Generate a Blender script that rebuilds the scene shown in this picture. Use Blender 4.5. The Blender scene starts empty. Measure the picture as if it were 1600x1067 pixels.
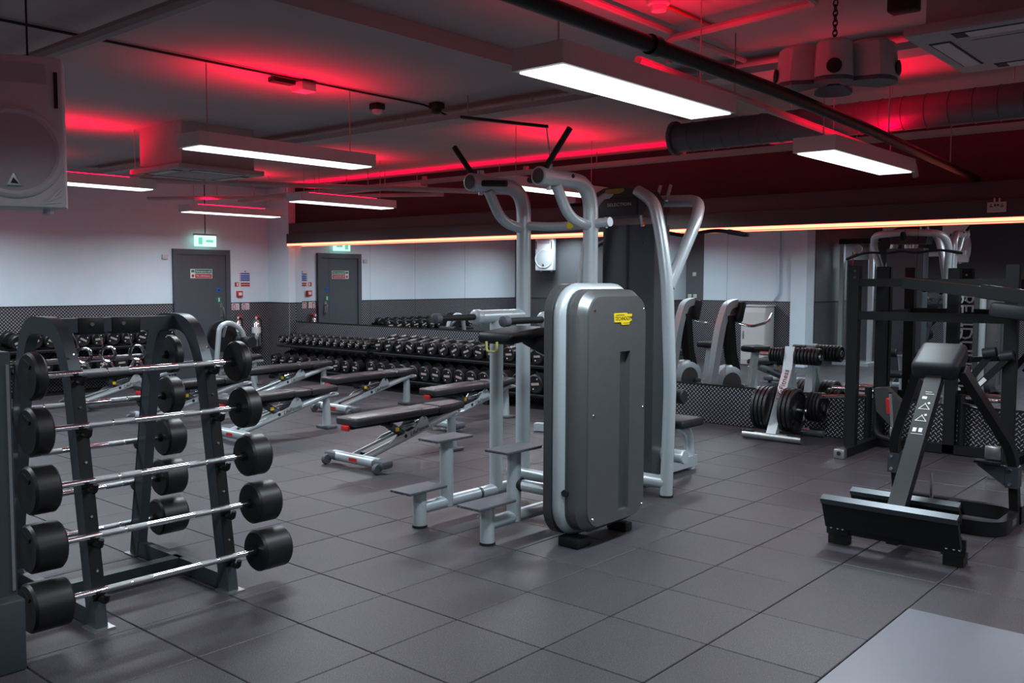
import bpy, bmesh, math, random
from mathutils import Vector as V, Matrix
random.seed(4)
PI = math.pi
S = bpy.context.scene
COL = S.collection
# ---------------------------------------------------------------- camera
H = 1.60
F, YAW, PITCH, ROLL = 1443.5, -.7115, -.0670, .0040
f_ = V((math.sin(YAW), math.cos(YAW), 0)); r_ = V((math.cos(YAW), -math.sin(YAW), 0)); u_ = V((0, 0, 1))
fw = f_*math.cos(PITCH) + u_*math.sin(PITCH); up = u_*math.cos(PITCH) - f_*math.sin(PITCH)
rr = r_*math.cos(ROLL) + up*math.sin(ROLL); uu = up*math.cos(ROLL) - r_*math.sin(ROLL)
cd = bpy.data.cameras.new('camera'); cam = bpy.data.objects.new('camera', cd); COL.objects.link(cam)
cd.sensor_fit = 'HORIZONTAL'; cd.sensor_width = 36; cd.lens = F*36/1600; cd.clip_start = .02
cam.matrix_world = Matrix(((rr.x, uu.x, -fw.x, 0), (rr.y, uu.y, -fw.y, 0), (rr.z, uu.z, -fw.z, H), (0, 0, 0, 1)))
S.camera = cam
# ---------------------------------------------------------------- world, exposure
w = bpy.data.worlds.new('world'); S.world = w; w.use_nodes = True
w.node_tree.nodes['Background'].inputs[0].default_value = (.5, .55, .7, 1)
w.node_tree.nodes['Background'].inputs[1].default_value = 0.0
S.view_settings.view_transform = 'Standard'; S.view_settings.look = 'None'
S.view_settings.exposure = 0.0; S.view_settings.gamma = 1.0; S.view_settings.use_curve_mapping = False
PANEL = 2.5      # visible diffuser strength
LAMPW = 54.0     # watts of each white panel lamp
UPRED = 6.0      # visible red strip strength
UPW = 11.0       # watts of each red uplight
# ---------------------------------------------------------------- materials
def mat(name, col, rough=.5, metal=0, var=.12, scale=30, bump=0, bscale=200, spec=None, coat=0):
    m = bpy.data.materials.new(name); m.use_nodes = True; nt = m.node_tree; p = nt.nodes['Principled BSDF']
    p.inputs['Roughness'].default_value = rough; p.inputs['Metallic'].default_value = metal
    if spec is not None: p.inputs['Specular IOR Level'].default_value = spec
    if coat: p.inputs['Coat Weight'].default_value = coat; p.inputs['Coat Roughness'].default_value = .15
    g = nt.nodes.new('ShaderNodeNewGeometry'); n = nt.nodes.new('ShaderNodeTexNoise'); n.inputs['Scale'].default_value = scale
    n.inputs['Detail'].default_value = 4
    nt.links.new(g.outputs['Position'], n.inputs['Vector'])
    mx = nt.nodes.new('ShaderNodeMix'); mx.data_type = 'RGBA'
    mx.inputs[6].default_value = tuple(c*(1-var) for c in col)+(1,); mx.inputs[7].default_value = tuple(min(1, c*(1+var)) for c in col)+(1,)
    nt.links.new(n.outputs['Fac'], mx.inputs[0]); nt.links.new(mx.outputs[2], p.inputs['Base Color'])
    if bump:
        n2 = nt.nodes.new('ShaderNodeTexNoise'); n2.inputs['Scale'].default_value = bscale; nt.links.new(g.outputs['Position'], n2.inputs['Vector'])
        b = nt.nodes.new('ShaderNodeBump'); b.inputs['Strength'].default_value = bump; b.inputs['Distance'].default_value = .002
        nt.links.new(n2.outputs['Fac'], b.inputs['Height']); nt.links.new(b.outputs[0], p.inputs['Normal'])
    return m
def emis(name, col, st):
    m = bpy.data.materials.new(name); m.use_nodes = True; nt = m.node_tree; nt.nodes.remove(nt.nodes['Principled BSDF'])
    e = nt.nodes.new('ShaderNodeEmission'); e.inputs[0].default_value = (*col, 1); e.inputs[1].default_value = st
    nt.links.new(e.outputs[0], nt.nodes['Material Output'].inputs[0]); return m
def floor_mat():
    m = mat('rubber_tile', (.042, .037, .044), .48, 0, .2, 3, .25, 420, spec=.42); nt = m.node_tree; p = nt.nodes['Principled BSDF']
    old = p.inputs['Base Color'].links[0].from_socket
    g = nt.nodes.new('ShaderNodeNewGeometry'); n = nt.nodes.new('ShaderNodeTexNoise'); n.inputs['Scale'].default_value = 190; n.inputs['Detail'].default_value = 1
    nt.links.new(g.outputs['Position'], n.inputs['Vector'])
    r = nt.nodes.new('ShaderNodeValToRGB'); r.color_ramp.elements[0].position = .56; r.color_ramp.elements[1].position = .70
    nt.links.new(n.outputs['Fac'], r.inputs[0])
    mx = nt.nodes.new('ShaderNodeMix'); mx.data_type = 'RGBA'; nt.links.new(r.outputs[0], mx.inputs[0]); nt.links.new(old, mx.inputs[6]); mx.inputs[7].default_value = (.13, .12, .135, 1)
    oi = nt.nodes.new('ShaderNodeObjectInfo'); ma = nt.nodes.new('ShaderNodeMath'); ma.operation = 'MULTIPLY_ADD'; ma.inputs[1].default_value = .2; ma.inputs[2].default_value = .9
    nt.links.new(oi.outputs['Random'], ma.inputs[0])
    vm = nt.nodes.new('ShaderNodeVectorMath'); vm.operation = 'SCALE'; nt.links.new(mx.outputs[2], vm.inputs[0]); nt.links.new(ma.outputs[0], vm.inputs['Scale'])
    nt.links.new(vm.outputs[0], p.inputs['Base Color']); return m
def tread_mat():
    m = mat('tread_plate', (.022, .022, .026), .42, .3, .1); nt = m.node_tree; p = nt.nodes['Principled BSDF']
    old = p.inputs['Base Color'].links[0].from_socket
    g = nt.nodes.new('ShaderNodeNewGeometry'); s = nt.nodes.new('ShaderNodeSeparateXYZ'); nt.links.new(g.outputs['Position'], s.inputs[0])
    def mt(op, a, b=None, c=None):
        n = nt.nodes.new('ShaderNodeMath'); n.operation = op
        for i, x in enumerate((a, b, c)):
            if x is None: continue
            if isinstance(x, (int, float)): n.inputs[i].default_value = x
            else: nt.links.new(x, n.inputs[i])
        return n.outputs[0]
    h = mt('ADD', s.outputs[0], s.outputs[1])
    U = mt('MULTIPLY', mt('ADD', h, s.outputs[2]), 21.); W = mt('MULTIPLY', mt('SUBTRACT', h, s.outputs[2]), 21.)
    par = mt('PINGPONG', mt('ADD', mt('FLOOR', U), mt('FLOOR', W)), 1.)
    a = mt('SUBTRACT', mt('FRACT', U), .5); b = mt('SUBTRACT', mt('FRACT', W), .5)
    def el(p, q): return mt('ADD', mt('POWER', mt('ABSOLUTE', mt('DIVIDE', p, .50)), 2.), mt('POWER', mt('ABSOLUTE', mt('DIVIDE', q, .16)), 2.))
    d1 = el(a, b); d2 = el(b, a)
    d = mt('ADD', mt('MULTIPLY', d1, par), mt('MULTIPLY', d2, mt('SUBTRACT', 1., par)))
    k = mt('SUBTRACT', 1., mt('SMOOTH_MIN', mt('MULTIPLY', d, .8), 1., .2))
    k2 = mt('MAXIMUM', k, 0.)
    mx = nt.nodes.new('ShaderNodeMix'); mx.data_type = 'RGBA'; nt.links.new(mt('MINIMUM', mt('MULTIPLY', k2, 3.), 1.), mx.inputs[0]); nt.links.new(old, mx.inputs[6]); mx.inputs[7].default_value = (.40, .40, .44, 1)  # bare lozenge tops, lightened further: metal highlights painted into the colour
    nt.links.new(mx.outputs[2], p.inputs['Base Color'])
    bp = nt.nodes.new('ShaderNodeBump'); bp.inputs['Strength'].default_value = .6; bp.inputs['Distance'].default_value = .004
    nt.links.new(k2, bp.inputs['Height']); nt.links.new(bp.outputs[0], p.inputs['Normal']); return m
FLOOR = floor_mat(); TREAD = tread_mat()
SUB = mat('floor_screed', (.012, .011, .012), .9)
WALLG = mat('grey_wall_paint', (.66, .78, .86), .75, 0, .05, 4, .1, 90)
WALLD = mat('charcoal_wall_paint', (.10, .105, .115), .75, 0, .06, 4, .1, 90)
WALLK = mat('black_wall_paint', (.018, .014, .016), .7, 0, .1, 4, .1, 90)
FASC = mat('fascia_paint', (.055, .048, .054), .5, 0, .05, 6)
CEIL = mat('ceiling_paint', (.40, .38, .38), .85, 0, .1, 2.5, .2, 40)
CEILW = mat('ceiling_service_paint', (.40, .36, .36), .7, 0, .15, 5)
MIRROR = mat('mirror_glass', (.80, .83, .84), .006, 1, 0)
DOOR = mat('door_paint', (.066, .075, .090), .45, 0, .05)
SILV = mat('silver_powder_coat', (.50, .57, .60), .33, .35, .05, 60)
SILVD = mat('satin_grey_panel', (.15, .158, .162), .36, .55, .08, 14, .05, 150)
SHELL = mat('dark_grey_shell', (.085, .088, .09), .38, .3, .08)
CHROME = mat('chrome', (.78, .80, .82), .12, 1, .04)
KNURL = mat('knurled_chrome', (.48, .50, .52), .38, 1, .25, 900, .6, 900)
BLKS = mat('black_steel', (.010, .0105, .012), .42, .05, .15, spec=.28)
RACK = mat('charcoal_rack_steel', (.050, .062, .074), .38, .35, .1)
RUB = mat('black_rubber', (.0075, .0075, .0085), .42, 0, .25, 50, .1, 300)
UPH = mat('black_vinyl', (.018, .020, .024), .5, 0, .15, 40, .15, 500, spec=.25)
UPHB = mat('bench_vinyl', (.030, .028, .032), .33, 0, .15, 40, .15, 500)
PLG = mat('grey_grip_plate', (.085, .088, .105), .55, 0, .15, 250, .3, 600)
WHT = mat('white_plastic', (.55, .54, .54), .5, 0, .05)
FIXW = mat('fixture_white_metal', (.62, .60, .60), .45, 0, .05)
SPK = mat('speaker_white', (.66, .70, .75), .55, 0, .05)
SPG = mat('speaker_grille', (.50, .54, .58), .6, .2, .25, 700, .4, 700)
DUCT = mat('duct_grey', (.12, .125, .14), .45, .3, .12, 12)
BLACK = mat('matt_black', (.008, .008, .008), .6, 0, .1)
YEL = mat('yellow_badge', (.85, .62, .01), .4, 0, .03)
GREEN = mat('sign_green', (.01, .17, .10), .5, 0, .03)
REDS = mat('sign_red', (.42, .015, .03), .5, 0, .03)
REDB = mat('red_plastic', (.55, .02, .02), .35, 0, .05)
BLUE = mat('sign_blue', (.02, .11, .42), .5, 0, .03)
SIGNW = mat('sign_white', (.72, .72, .72), .5, 0, .02)
STEEL = mat('brushed_steel', (.46, .47, .48), .3, .9, .1)
MATG = mat('grey_platform', (.15, .165, .195), .38, 0, .05, 30, .05, 300)
PINK = mat('pale_pink_panel', (.50, .42, .45), .4, .3, .03)
LOGO = mat('printed_strip', (.42, .34, .30), .5, 0, .3, 120)
GRIPY = mat('yellow_green_handle', (.55, .52, .16), .4, 0, .03)
LEDW = emis('diffuser_light', (.90, .96, 1.0), PANEL)
LEDR = emis('red_strip_light', (1, .135, .07), 7.5)
UPR = emis('red_uplight', (1, .0, .045), UPRED)
EXITM = emis('exit_sign_light', (.55, 1, .82), 1.5)
# ---------------------------------------------------------------- mesh helpers
def fillet(pts, r, n=5):
    pts = [V(p) for p in pts]; out = [pts[0]]
    for i in range(1, len(pts)-1):
        a, b, c = pts[i-1], pts[i], pts[i+1]; d1 = (a-b); d2 = (c-b); l = min(r, d1.length*.49, d2.length*.49)
        p0 = b+d1.normalized()*l; p1 = b+d2.normalized()*l
        for k in range(n+1):
            t = k/n; out.append(p0*(1-t)**2+b*2*t*(1-t)+p1*t*t)
    out.append(pts[-1]); return out
class MB:
    def __init__(s): s.v = []; s.f = []
    def add(s, vs, fs):
        o = len(s.v); s.v += [V(x) for x in vs]; s.f += [tuple(i+o for i in q) for q in fs]; return s
    def box(s, c, d, R=None):
        hx, hy, hz = d[0]/2, d[1]/2, d[2]/2; c = V(c)
        vs = [V((x, y, z)) for x in (-hx, hx) for y in (-hy, hy) for z in (-hz, hz)]
        if R is not None: vs = [R @ q for q in vs]
        return s.add([c+q for q in vs], [(0, 1, 3, 2), (4, 6, 7, 5), (0, 4, 5, 1), (2, 3, 7, 6), (0, 2, 6, 4), (1, 5, 7, 3)])
    def b(s, x0, x1, y0, y1, z0, z1): return s.box(((x0+x1)/2, (y0+y1)/2, (z0+z1)/2), (abs(x1-x0), abs(y1-y0), abs(z1-z0)))
    def bar(s, a, b, w, h, upv=(0, 0, 1)):
        a, b = V(a), V(b); d = b-a; l = d.length; y = d.normalized(); x = y.cross(V(upv))
        x = x.normalized() if x.length > 1e-5 else V((1, 0, 0)); z = x.cross(y)
        return s.box((a+b)/2, (w, l, h), Matrix((x, y, z)).transposed())
    def rbox(s, c, d, r=.01, R=None, seg=2):
        bm = bmesh.new(); bmesh.ops.create_cube(bm, size=1)
        for q in bm.verts: q.co = V((q.co.x*d[0], q.co.y*d[1], q.co.z*d[2]))
        bmesh.ops.bevel(bm, geom=bm.edges[:], offset=r, segments=seg, profile=.5, affect='EDGES'); bm.verts.index_update()
        c = V(c); vs = [(c+(R @ q.co if R is not None else q.co)) for q in bm.verts]; fs = [[q.index for q in fc.verts] for fc in bm.faces]; bm.free()
        return s.add(vs, fs)
    def tube(s, pts, r, n=12, closed=False, w=None):
        pts = [V(p) for p in pts]; m = len(pts); rs = r if isinstance(r, (list, tuple)) else [r]*m
        T = []
        for i in range(m):
            a = pts[i-1] if (i or closed) else pts[i]; b = pts[(i+1) % m] if (i < m-1 or closed) else pts[i]; T.append((b-a).normalized())
        x = T[0].orthogonal().normalized()
        if w is not None: x = T[0].cross(V((0, 0, 1))); x = x.normalized() if x.length > 1e-4 else V((1, 0, 0))
        vs = []; fs = []
        for i in range(m):
            if i: x = (x-T[i]*x.dot(T[i])).normalized()
            y = T[i].cross(x)
            if w is None: vs += [pts[i]+(x*math.cos(2*PI*k/n)+y*math.sin(2*PI*k/n))*rs[i] for k in range(n)]
            else: vs += [pts[i]+x*sx*w[0]/2+y*sy*w[1]/2 for sx, sy in ((-1, -1), (1, -1), (1, 1), (-1, 1))]
        if w is not None: n = 4
        for i in range(m if closed else m-1):
            j = (i+1) % m
            fs += [(i*n+k, i*n+(k+1) % n, j*n+(k+1) % n, j*n+k) for k in range(n)]
        if not closed: fs += [tuple(range(n-1, -1, -1)), tuple(range((m-1)*n, m*n))]
        return s.add(vs, fs)
    def cyl(s, a, b, r, n=16, r2=None): return s.tube([a, b], [r, r if r2 is None else r2], n)
    def lathe(s, a, d, prof, n=20):
        a, d = V(a), V(d).normalized(); return s.tube2([a+d*t for t, _ in prof], [q for _, q in prof], d, n)
    def tube2(s, pts, rs, d, n):
        x = d.orthogonal().normalized(); y = d.cross(x); vs = []; fs = []
        for p, r in zip(pts, rs): vs += [p+(x*math.cos(2*PI*k/n)+y*math.sin(2*PI*k/n))*r for k in range(n)]
        for i in range(len(pts)-1): fs += [(i*n+k, i*n+(k+1) % n, (i+1)*n+(k+1) % n, (i+1)*n+k) for k in range(n)]
        fs += [tuple(range(n-1, -1, -1)), tuple(range((len(pts)-1)*n, len(pts)*n))]
        return s.add(vs, fs)
    def prism(s, poly, ext):
        n = len(poly); p = [V(q) for q in poly]; e = V(ext)
        return s.add(p+[q+e for q in p], [tuple(range(n-1, -1, -1)), tuple(range(n, 2*n))]+[(i, (i+1) % n, n+(i+1) % n, n+i) for i in range(n)])
    def build(s, name, m, parent=None, W=True, smooth=35):
        off = V((0, 0, 0)); q = parent
        while W and q is not None: off = off+q.location; q = q.parent
        me = bpy.data.meshes.new(name); me.from_pydata([tuple(x-off) for x in s.v], [], s.f)
        bm = bmesh.new(); bm.from_mesh(me); bmesh.ops.recalc_face_normals(bm, faces=bm.faces[:]); bm.to_mesh(me); bm.free()
        me.materials.append(m)
        if smooth:
            me.polygons.foreach_set('use_smooth', [True]*len(me.polygons)); me.set_sharp_from_angle(angle=math.radians(smooth))
        o = bpy.data.objects.new(name, me); COL.objects.link(o)
        if parent is not None: o.parent = parent
        return o
def loft(mb, rings):
    n = len(rings[0]); vs = sum(rings, []); fs = [tuple(range(n-1, -1, -1)), tuple(range((len(rings)-1)*n, len(rings)*n))]
    for i in range(len(rings)-1): fs += [(i*n+k, i*n+(k+1) % n, (i+1)*n+(k+1) % n, (i+1)*n+k) for k in range(n)]
    return mb.add(vs, fs)
def tag(o, label, cat, group=None):
    o['label'] = label; o['category'] = cat
    if group: o['group'] = group
    return o
def thing(name, label, cat, loc=(0, 0, 0), rz=0, group=None):
    o = bpy.data.objects.new(name, None); COL.objects.link(o); o.empty_display_size = .1; o.location = loc; o.rotation_euler = (0, 0, rz)
    return tag(o, label, cat, group)
def struct(name, mb, m, parent=None, smooth=0, label=None):
    o = mb.build(name, m, parent, True, smooth)
    if parent is None: o['kind'] = 'structure'
    if label: o['label'] = label
    return o
ORDN = ['first', 'second', 'third', 'fourth', 'fifth', 'sixth', 'seventh', 'eighth', 'ninth', 'tenth', 'eleventh', 'twelfth', 'thirteenth']
def dup(root, loc, rz=0, label=None, group=None):
    def cp(o, par):
        c = o.copy(); COL.objects.link(c)
        if par is not None: c.parent = par
        for ch in list(o.children): cp(ch, c)
        return c
    r = cp(root, None); r.location = loc; r.rotation_euler = (0, 0, rz)
    if label: r['label'] = label
    if group: r['group'] = group
    return r
def text(name, body, size, m, parent, origin, xdir, ydir, ext=.001, W=True, align='CENTER', shear=0, sx=1):
    cu = bpy.data.curves.new('t', 'FONT'); cu.body = body; cu.size = size; cu.extrude = ext; cu.align_x = align; cu.align_y = 'CENTER'; cu.resolution_u = 2; cu.shear = shear
    o = bpy.data.objects.new('t', cu); COL.objects.link(o); dg = bpy.context.evaluated_depsgraph_get(); me = bpy.data.meshes.new_from_object(o.evaluated_get(dg))
    bpy.data.objects.remove(o); x = V(xdir).normalized(); y = V(ydir).normalized(); z = x.cross(y); off = V((0, 0, 0)); q = parent
    while W and q is not None: off = off+q.location; q = q.parent
    for v in me.vertices: c = v.co.copy(); v.co = V(origin)-off+x*c.x*sx+y*c.y+z*c.z
    me.materials.clear(); me.materials.append(m); o = bpy.data.objects.new(name, me); COL.objects.link(o)
    if parent is not None: o.parent = parent
    return o
# ================================================================ room shell
XL, YF, ZC = -13.35, 9.30, 3.10
fl = struct('floor', MB().b(-13.6, 3.6, -3.2, 9.5, -.15, -.022), SUB)
TS, TX, TY = .517, -3.49, 2.54
bm_ = MB().rbox((0, 0, -.011), (TS-.006, TS-.006, .022), .003, seg=1)
tile0 = None; cand = []
for i in range(-19, 14):
    for j in range(-11, 13):
        x, y = TX+TS*(i+.5), TY+TS*(j+.5)
        if y > YF-.02 or x > 3.4 or y < -2.9: continue
        d = V((x, y, -H)); z = d.dot(fw); key = 0
        if z > .5:
            px, py = 800+F*d.dot(rr)/z, 533.5-F*d.dot(uu)/z
            if -120 < px < 1720 and py < 1200: key = 1/z
        cand.append((key, x, y))
cand.sort(reverse=True)
rest = MB()
for n, (k, x, y) in enumerate(cand):
    if n < 300 and k > 0:
        if tile0 is None: tile0 = bm_.build('rubber_tile', FLOOR, fl, True, 0); o = tile0
        else: o = tile0.copy(); COL.objects.link(o)
        o.location = (x, y, 0)
    else: rest.b(x-TS/2+.002, x+TS/2-.002, y-TS/2+.002, y+TS/2-.002, -.022, 0)
o = rest.build('rubber_tiling', FLOOR, fl, True, 0); o['kind'] = 'stuff'
struct('ceiling', MB().b(-13.6, 3.6, -3.2, 9.6, ZC, ZC+.15), CEIL)
trim = struct('trim_1', MB().b(-4.27, -4.03, -3, 9.3, ZC-.10, ZC-.001), CEIL)
# left wall with door
wl = struct('wall_left', MB().b(XL-.2, XL, 2.8, 9.5, 0, ZC), WALLG)
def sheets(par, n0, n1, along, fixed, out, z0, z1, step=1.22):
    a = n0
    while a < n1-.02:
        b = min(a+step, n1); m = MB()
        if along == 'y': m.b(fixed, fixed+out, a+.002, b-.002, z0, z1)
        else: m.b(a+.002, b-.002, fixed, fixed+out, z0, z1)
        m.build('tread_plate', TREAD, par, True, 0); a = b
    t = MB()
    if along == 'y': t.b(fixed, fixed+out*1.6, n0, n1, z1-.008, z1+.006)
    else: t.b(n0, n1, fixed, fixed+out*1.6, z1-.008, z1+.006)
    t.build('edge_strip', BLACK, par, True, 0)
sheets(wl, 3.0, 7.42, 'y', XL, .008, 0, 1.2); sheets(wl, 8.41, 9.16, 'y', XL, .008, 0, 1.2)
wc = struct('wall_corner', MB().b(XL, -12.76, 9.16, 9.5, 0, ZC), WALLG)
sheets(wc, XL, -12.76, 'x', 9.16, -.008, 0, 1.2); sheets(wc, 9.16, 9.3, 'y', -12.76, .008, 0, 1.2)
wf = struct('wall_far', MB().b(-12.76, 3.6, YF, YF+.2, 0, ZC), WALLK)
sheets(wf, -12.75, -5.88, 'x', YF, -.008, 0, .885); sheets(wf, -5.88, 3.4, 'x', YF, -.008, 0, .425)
# unseen part of the room (shows in the mirror only)
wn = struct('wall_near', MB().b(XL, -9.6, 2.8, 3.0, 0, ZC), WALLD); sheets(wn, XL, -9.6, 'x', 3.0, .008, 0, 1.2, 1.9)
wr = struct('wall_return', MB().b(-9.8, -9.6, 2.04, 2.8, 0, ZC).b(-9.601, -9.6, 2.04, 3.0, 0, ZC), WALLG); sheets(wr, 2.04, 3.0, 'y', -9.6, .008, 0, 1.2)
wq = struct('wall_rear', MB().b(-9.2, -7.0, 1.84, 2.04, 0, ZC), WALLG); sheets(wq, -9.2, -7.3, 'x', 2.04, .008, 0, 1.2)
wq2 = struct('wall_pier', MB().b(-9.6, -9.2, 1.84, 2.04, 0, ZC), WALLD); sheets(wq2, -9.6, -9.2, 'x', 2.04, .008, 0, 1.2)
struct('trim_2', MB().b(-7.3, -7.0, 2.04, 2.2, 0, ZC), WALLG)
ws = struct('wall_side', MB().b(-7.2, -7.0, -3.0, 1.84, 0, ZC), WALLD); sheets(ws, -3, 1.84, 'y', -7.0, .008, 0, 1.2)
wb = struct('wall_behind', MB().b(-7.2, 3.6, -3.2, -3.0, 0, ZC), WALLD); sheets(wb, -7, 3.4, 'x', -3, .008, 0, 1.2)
wrt = struct('wall_right', MB().b(3.4, 3.6, -3.0, 9.3, 0, ZC), WALLD)
# fascia over the mirror
tf = struct('trim_3', MB().b(-12.76, 3.4, 9.12, 9.299, 2.175, 2.33), FASC)
struct('trim_4', MB().b(-12.76, 3.4, 9.17, 9.299, 2.335, 2.49), FASC)
MB().b(-12.76, 3.4, 9.165, 9.299, 2.49, 2.50).build('fascia_cap', FASC, tf, True, 0)
led = thing('led_strip', 'long red glowing LED strip running along the top of the mirrors', 'light', (-4.7, 9.2, 2.15))
MB().b(-12.75, 3.39, 9.125, 9.16, 2.137, 2.168).build('glow_strip', LEDR, led)
MB().b(-12.75, 3.39, 9.128, 9.2, 2.168, 2.1745).b(-12.75, 3.39, 9.13, 9.155, 2.131, 2.137).build('channel', WHT, led)
# mirrors
def mirror(label, xs, z0, z1):
    t = thing('wall_mirror', label, 'mirror', ((xs[0]+xs[-1])/2, YF, z0))
    for a, b in zip(xs, xs[1:]):
        MB().b(a+.0015, b-.0015, YF-.012, YF-.0005, z0, z1).build('mirror_pane', MIRROR, t, True, 0)
    MB().b(xs[0], xs[-1], YF-.016, YF-.001, z0-.012, z0-.001).build('bottom_rail', BLACK, t)
    return t
mirror('wall mirror of tall glass panes above the dumbbell racks', [-12.76]+[-11.87+i*.998 for i in range(7)], .897, 2.172)
mirror('deep wall mirror of glass panes behind the plate tree and black squat machine', [-5.88+i*1.003 for i in range(9)]+[3.1], .437, 2.172)
# door
dt = struct('door_1', MB().b(XL, XL+.03, 7.50, 8.33, 0, 1.97), DOOR)
MB().b(XL, XL+.055, 7.42, 7.50, 0, 2.055).b(XL, XL+.055, 8.33, 8.41, 0, 2.055).b(XL, XL+.055, 7.5, 8.33, 1.97, 2.055).build('door_frame', DOOR, dt)
hd = MB().b(XL+.03, XL+.04, 8.22, 8.27, .98, 1.2).build('handle_plate', STEEL, dt)
MB().tube(fillet([(XL+.04, 8.245, 1.14), (XL+.09, 8.245, 1.13), (XL+.09, 8.27, 1.0), (XL+.06, 8.28, .96)], .02), .013, 8).build('lever', STEEL, hd)
# ================================================================ signs on the left wall
X1 = XL+.031
def sign(name, label, cat, x, y0, y1, z0, z1, base, t=.004):
    o = thing(name, label, cat, (x, (y0+y1)/2, z0)); MB().b(x, x+t, y0, y1, z0, z1).build('panel', base, o, True, 0); return o
s = sign('door_sign', 'green and red emergency exit notice on the grey door', 'sign', X1, 7.71, 8.09, 1.60, 1.745, SIGNW)
MB().b(X1+.004, X1+.006, 7.79, 8.08, 1.678, 1.738).build('green_band', GREEN, s); MB().b(X1+.004, X1+.006, 7.79, 8.08, 1.607, 1.668).build('red_band', REDS, s)
text('lettering', 'Emergency exit', .042, SIGNW, s, (X1+.007, 7.935, 1.708), (0, 1, 0), (0, 0, 1)); text('lettering', 'No admittance', .042, SIGNW, s, (X1+.007, 7.935, 1.638), (0, 1, 0), (0, 0, 1))
MB().b(X1+.004, X1+.006, 7.725, 7.78, 1.69, 1.73).build('pictogram', GREEN, s); MB().lathe((X1+.004, 7.752, 1.638), (1, 0, 0), [(0, .024), (.002, .024)]).build('pictogram', REDS, s)
s = sign('door_disc', 'small round blue disc sign on the grey door', 'sign', X1, 8.19, 8.22, 1.395, 1.42, BLUE); MB().lathe((X1, 8.205, 1.407), (1, 0, 0), [(0, .04), (.004, .04)]).build('disc', BLUE, s)
s = sign('handle_sign', 'small green push sign above the door handle', 'sign', X1, 8.16, 8.25, 1.16+.05, 1.30, GREEN); MB().b(X1+.004, X1+.006, 8.195, 8.215, 1.225, 1.285).build('pictogram', SIGNW, s)
s = sign('fire_notice', 'white fire action notice with blue and red bands', 'notice', XL, 8.60, 8.83, 1.455, 1.74, SIGNW)
for k in range(4): MB().b(XL+.004, XL+.006, 8.63, 8.80, 1.667-.035*k-(.004 if k else 0), 1.69-.035*k).build('blue_band', BLUE, s)
for k in range(2): MB().b(XL+.004, XL+.006, 8.63, 8.80, 1.468+.035*k, 1.493+.035*k).build('red_band', REDS, s)
MB().lathe((XL+.004, 8.715, 1.715), (1, 0, 0), [(0, .012), (.002, .012)]).build('emblem', BLUE, s)
for k in range(4): MB().lathe((XL+.004, 8.618, 1.678-.035*k), (1, 0, 0), [(0, .008), (.002, .008)], 10).build('bullet', BLUE, s)
s = sign('call_point_sign', 'small red fire sign beside the fire action notice', 'sign', XL, 8.51, 8.60, 1.455, 1.545, SIGNW)
MB().b(XL+.004, XL+.006, 8.52, 8.59, 1.465, 1.535).build('red_field', REDS, s); MB().b(XL+.006, XL+.007, 8.55, 8.58, 1.475, 1.525).build('pictogram', SIGNW, s)
t = thing('fire_call_point', 'red fire alarm call point box on the grey wall', 'alarm', (XL, 8.6, 1.26))
MB().rbox((XL+.025, 8.59, 1.345), (.05, .1, .1), .006).build('housing', REDB, t); MB().b(XL+.05, XL+.053, 8.56, 8.62, 1.32, 1.37).build('window', SIGNW, t)
t2 = tag(MB().b(XL, XL+.004, 8.44, 8.67, 1.235, 1.455).build('backing_board', WALLG), 'plain grey backing board behind the red call point', 'board')
t.location.x = XL+.0
for k, (a, c) in enumerate(((8.45, 'left'), (8.64, 'right'))):
    s = sign('extinguisher_sign', ('white and red sign above the slim chrome extinguisher', 'white and red sign above the fat chrome extinguisher')[k], 'sign', XL+.009, a, a+.14, 1.085, 1.19, SIGNW)
    MB().b(XL+.013, XL+.015, a+.015, a+.065, 1.095, 1.18).build('red_field', REDS, s); MB().b(XL+.015, XL+.016, a+.03, a+.05, 1.105, 1.165).build('pictogram', SIGNW, s)
    for q in range(3): MB().b(XL+.013, XL+.014, a+.075, a+.128, 1.105+.026*q, 1.113+.026*q).build('text_line', REDS, s)
def extinguisher(y, r, z0, h, label):
    t = thing('fire_extinguisher', label, 'extinguisher', (XL+.012+r, y, z0)); x = XL+.012+r
    MB().lathe((x, y, z0), (0, 0, 1), [(0, r*.8), (.02, r), (h-.06, r), (h-.02, r*.75), (h, r*.35), (h+.04, r*.3)]).build('cylinder', CHROME, t)
    MB().lathe((x, y, z0), (0, 0, 1), [(.0, r*.85), (.022, r*1.02), (.06, r*1.02)]).build('base_cup', BLACK, t)
    MB().lathe((x, y, z0+h*.55), (0, 0, 1), [(0, r*1.01), (h*.2, r*1.01)]).build('label_band', SIGNW, t)
    v = MB().b(x-.03, x+.03, y-.012, y+.05, z0+h+.03, z0+h+.045).b(x-.03, x+.03, y-.012, y+.06, z0+h+.055, z0+h+.068).build('lever_valve', REDB, t)
    MB().lathe((x+.02, y-.02, z0+h+.03), (1, 0, 0), [(0, .018), (.015, .018)], 12).build('gauge', SIGNW, v)
    MB().tube(fillet([(x, y+.02, z0+h+.03), (x, y+.02+r, z0+h), (x+.01, y+r+.02, z0+.12)], .05), .009, 8).build('hose', BLACK, t)
    MB().b(XL+.009, x, y-.02, y+.02, z0+h-.05, z0+h-.03).build('bracket', STEEL, t)
extinguisher(8.53, .055, .48, .45, 'slim chrome fire extinguisher hanging beside the grey door')
extinguisher(8.86, .075, .42, .5, 'fat chrome fire extinguisher with white collar near the corner')
t = tag(MB().rbox((XL+.015, 7.3, 1.925), (.03, .09, .07), .006).build('wall_sensor', WHT), 'small white sensor box on the grey wall beside the door', 'sensor')
t = thing('exit_sign', 'green glowing exit sign hanging above the grey door', 'sign', (XL+.12, 7.93, 2.1))
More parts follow.
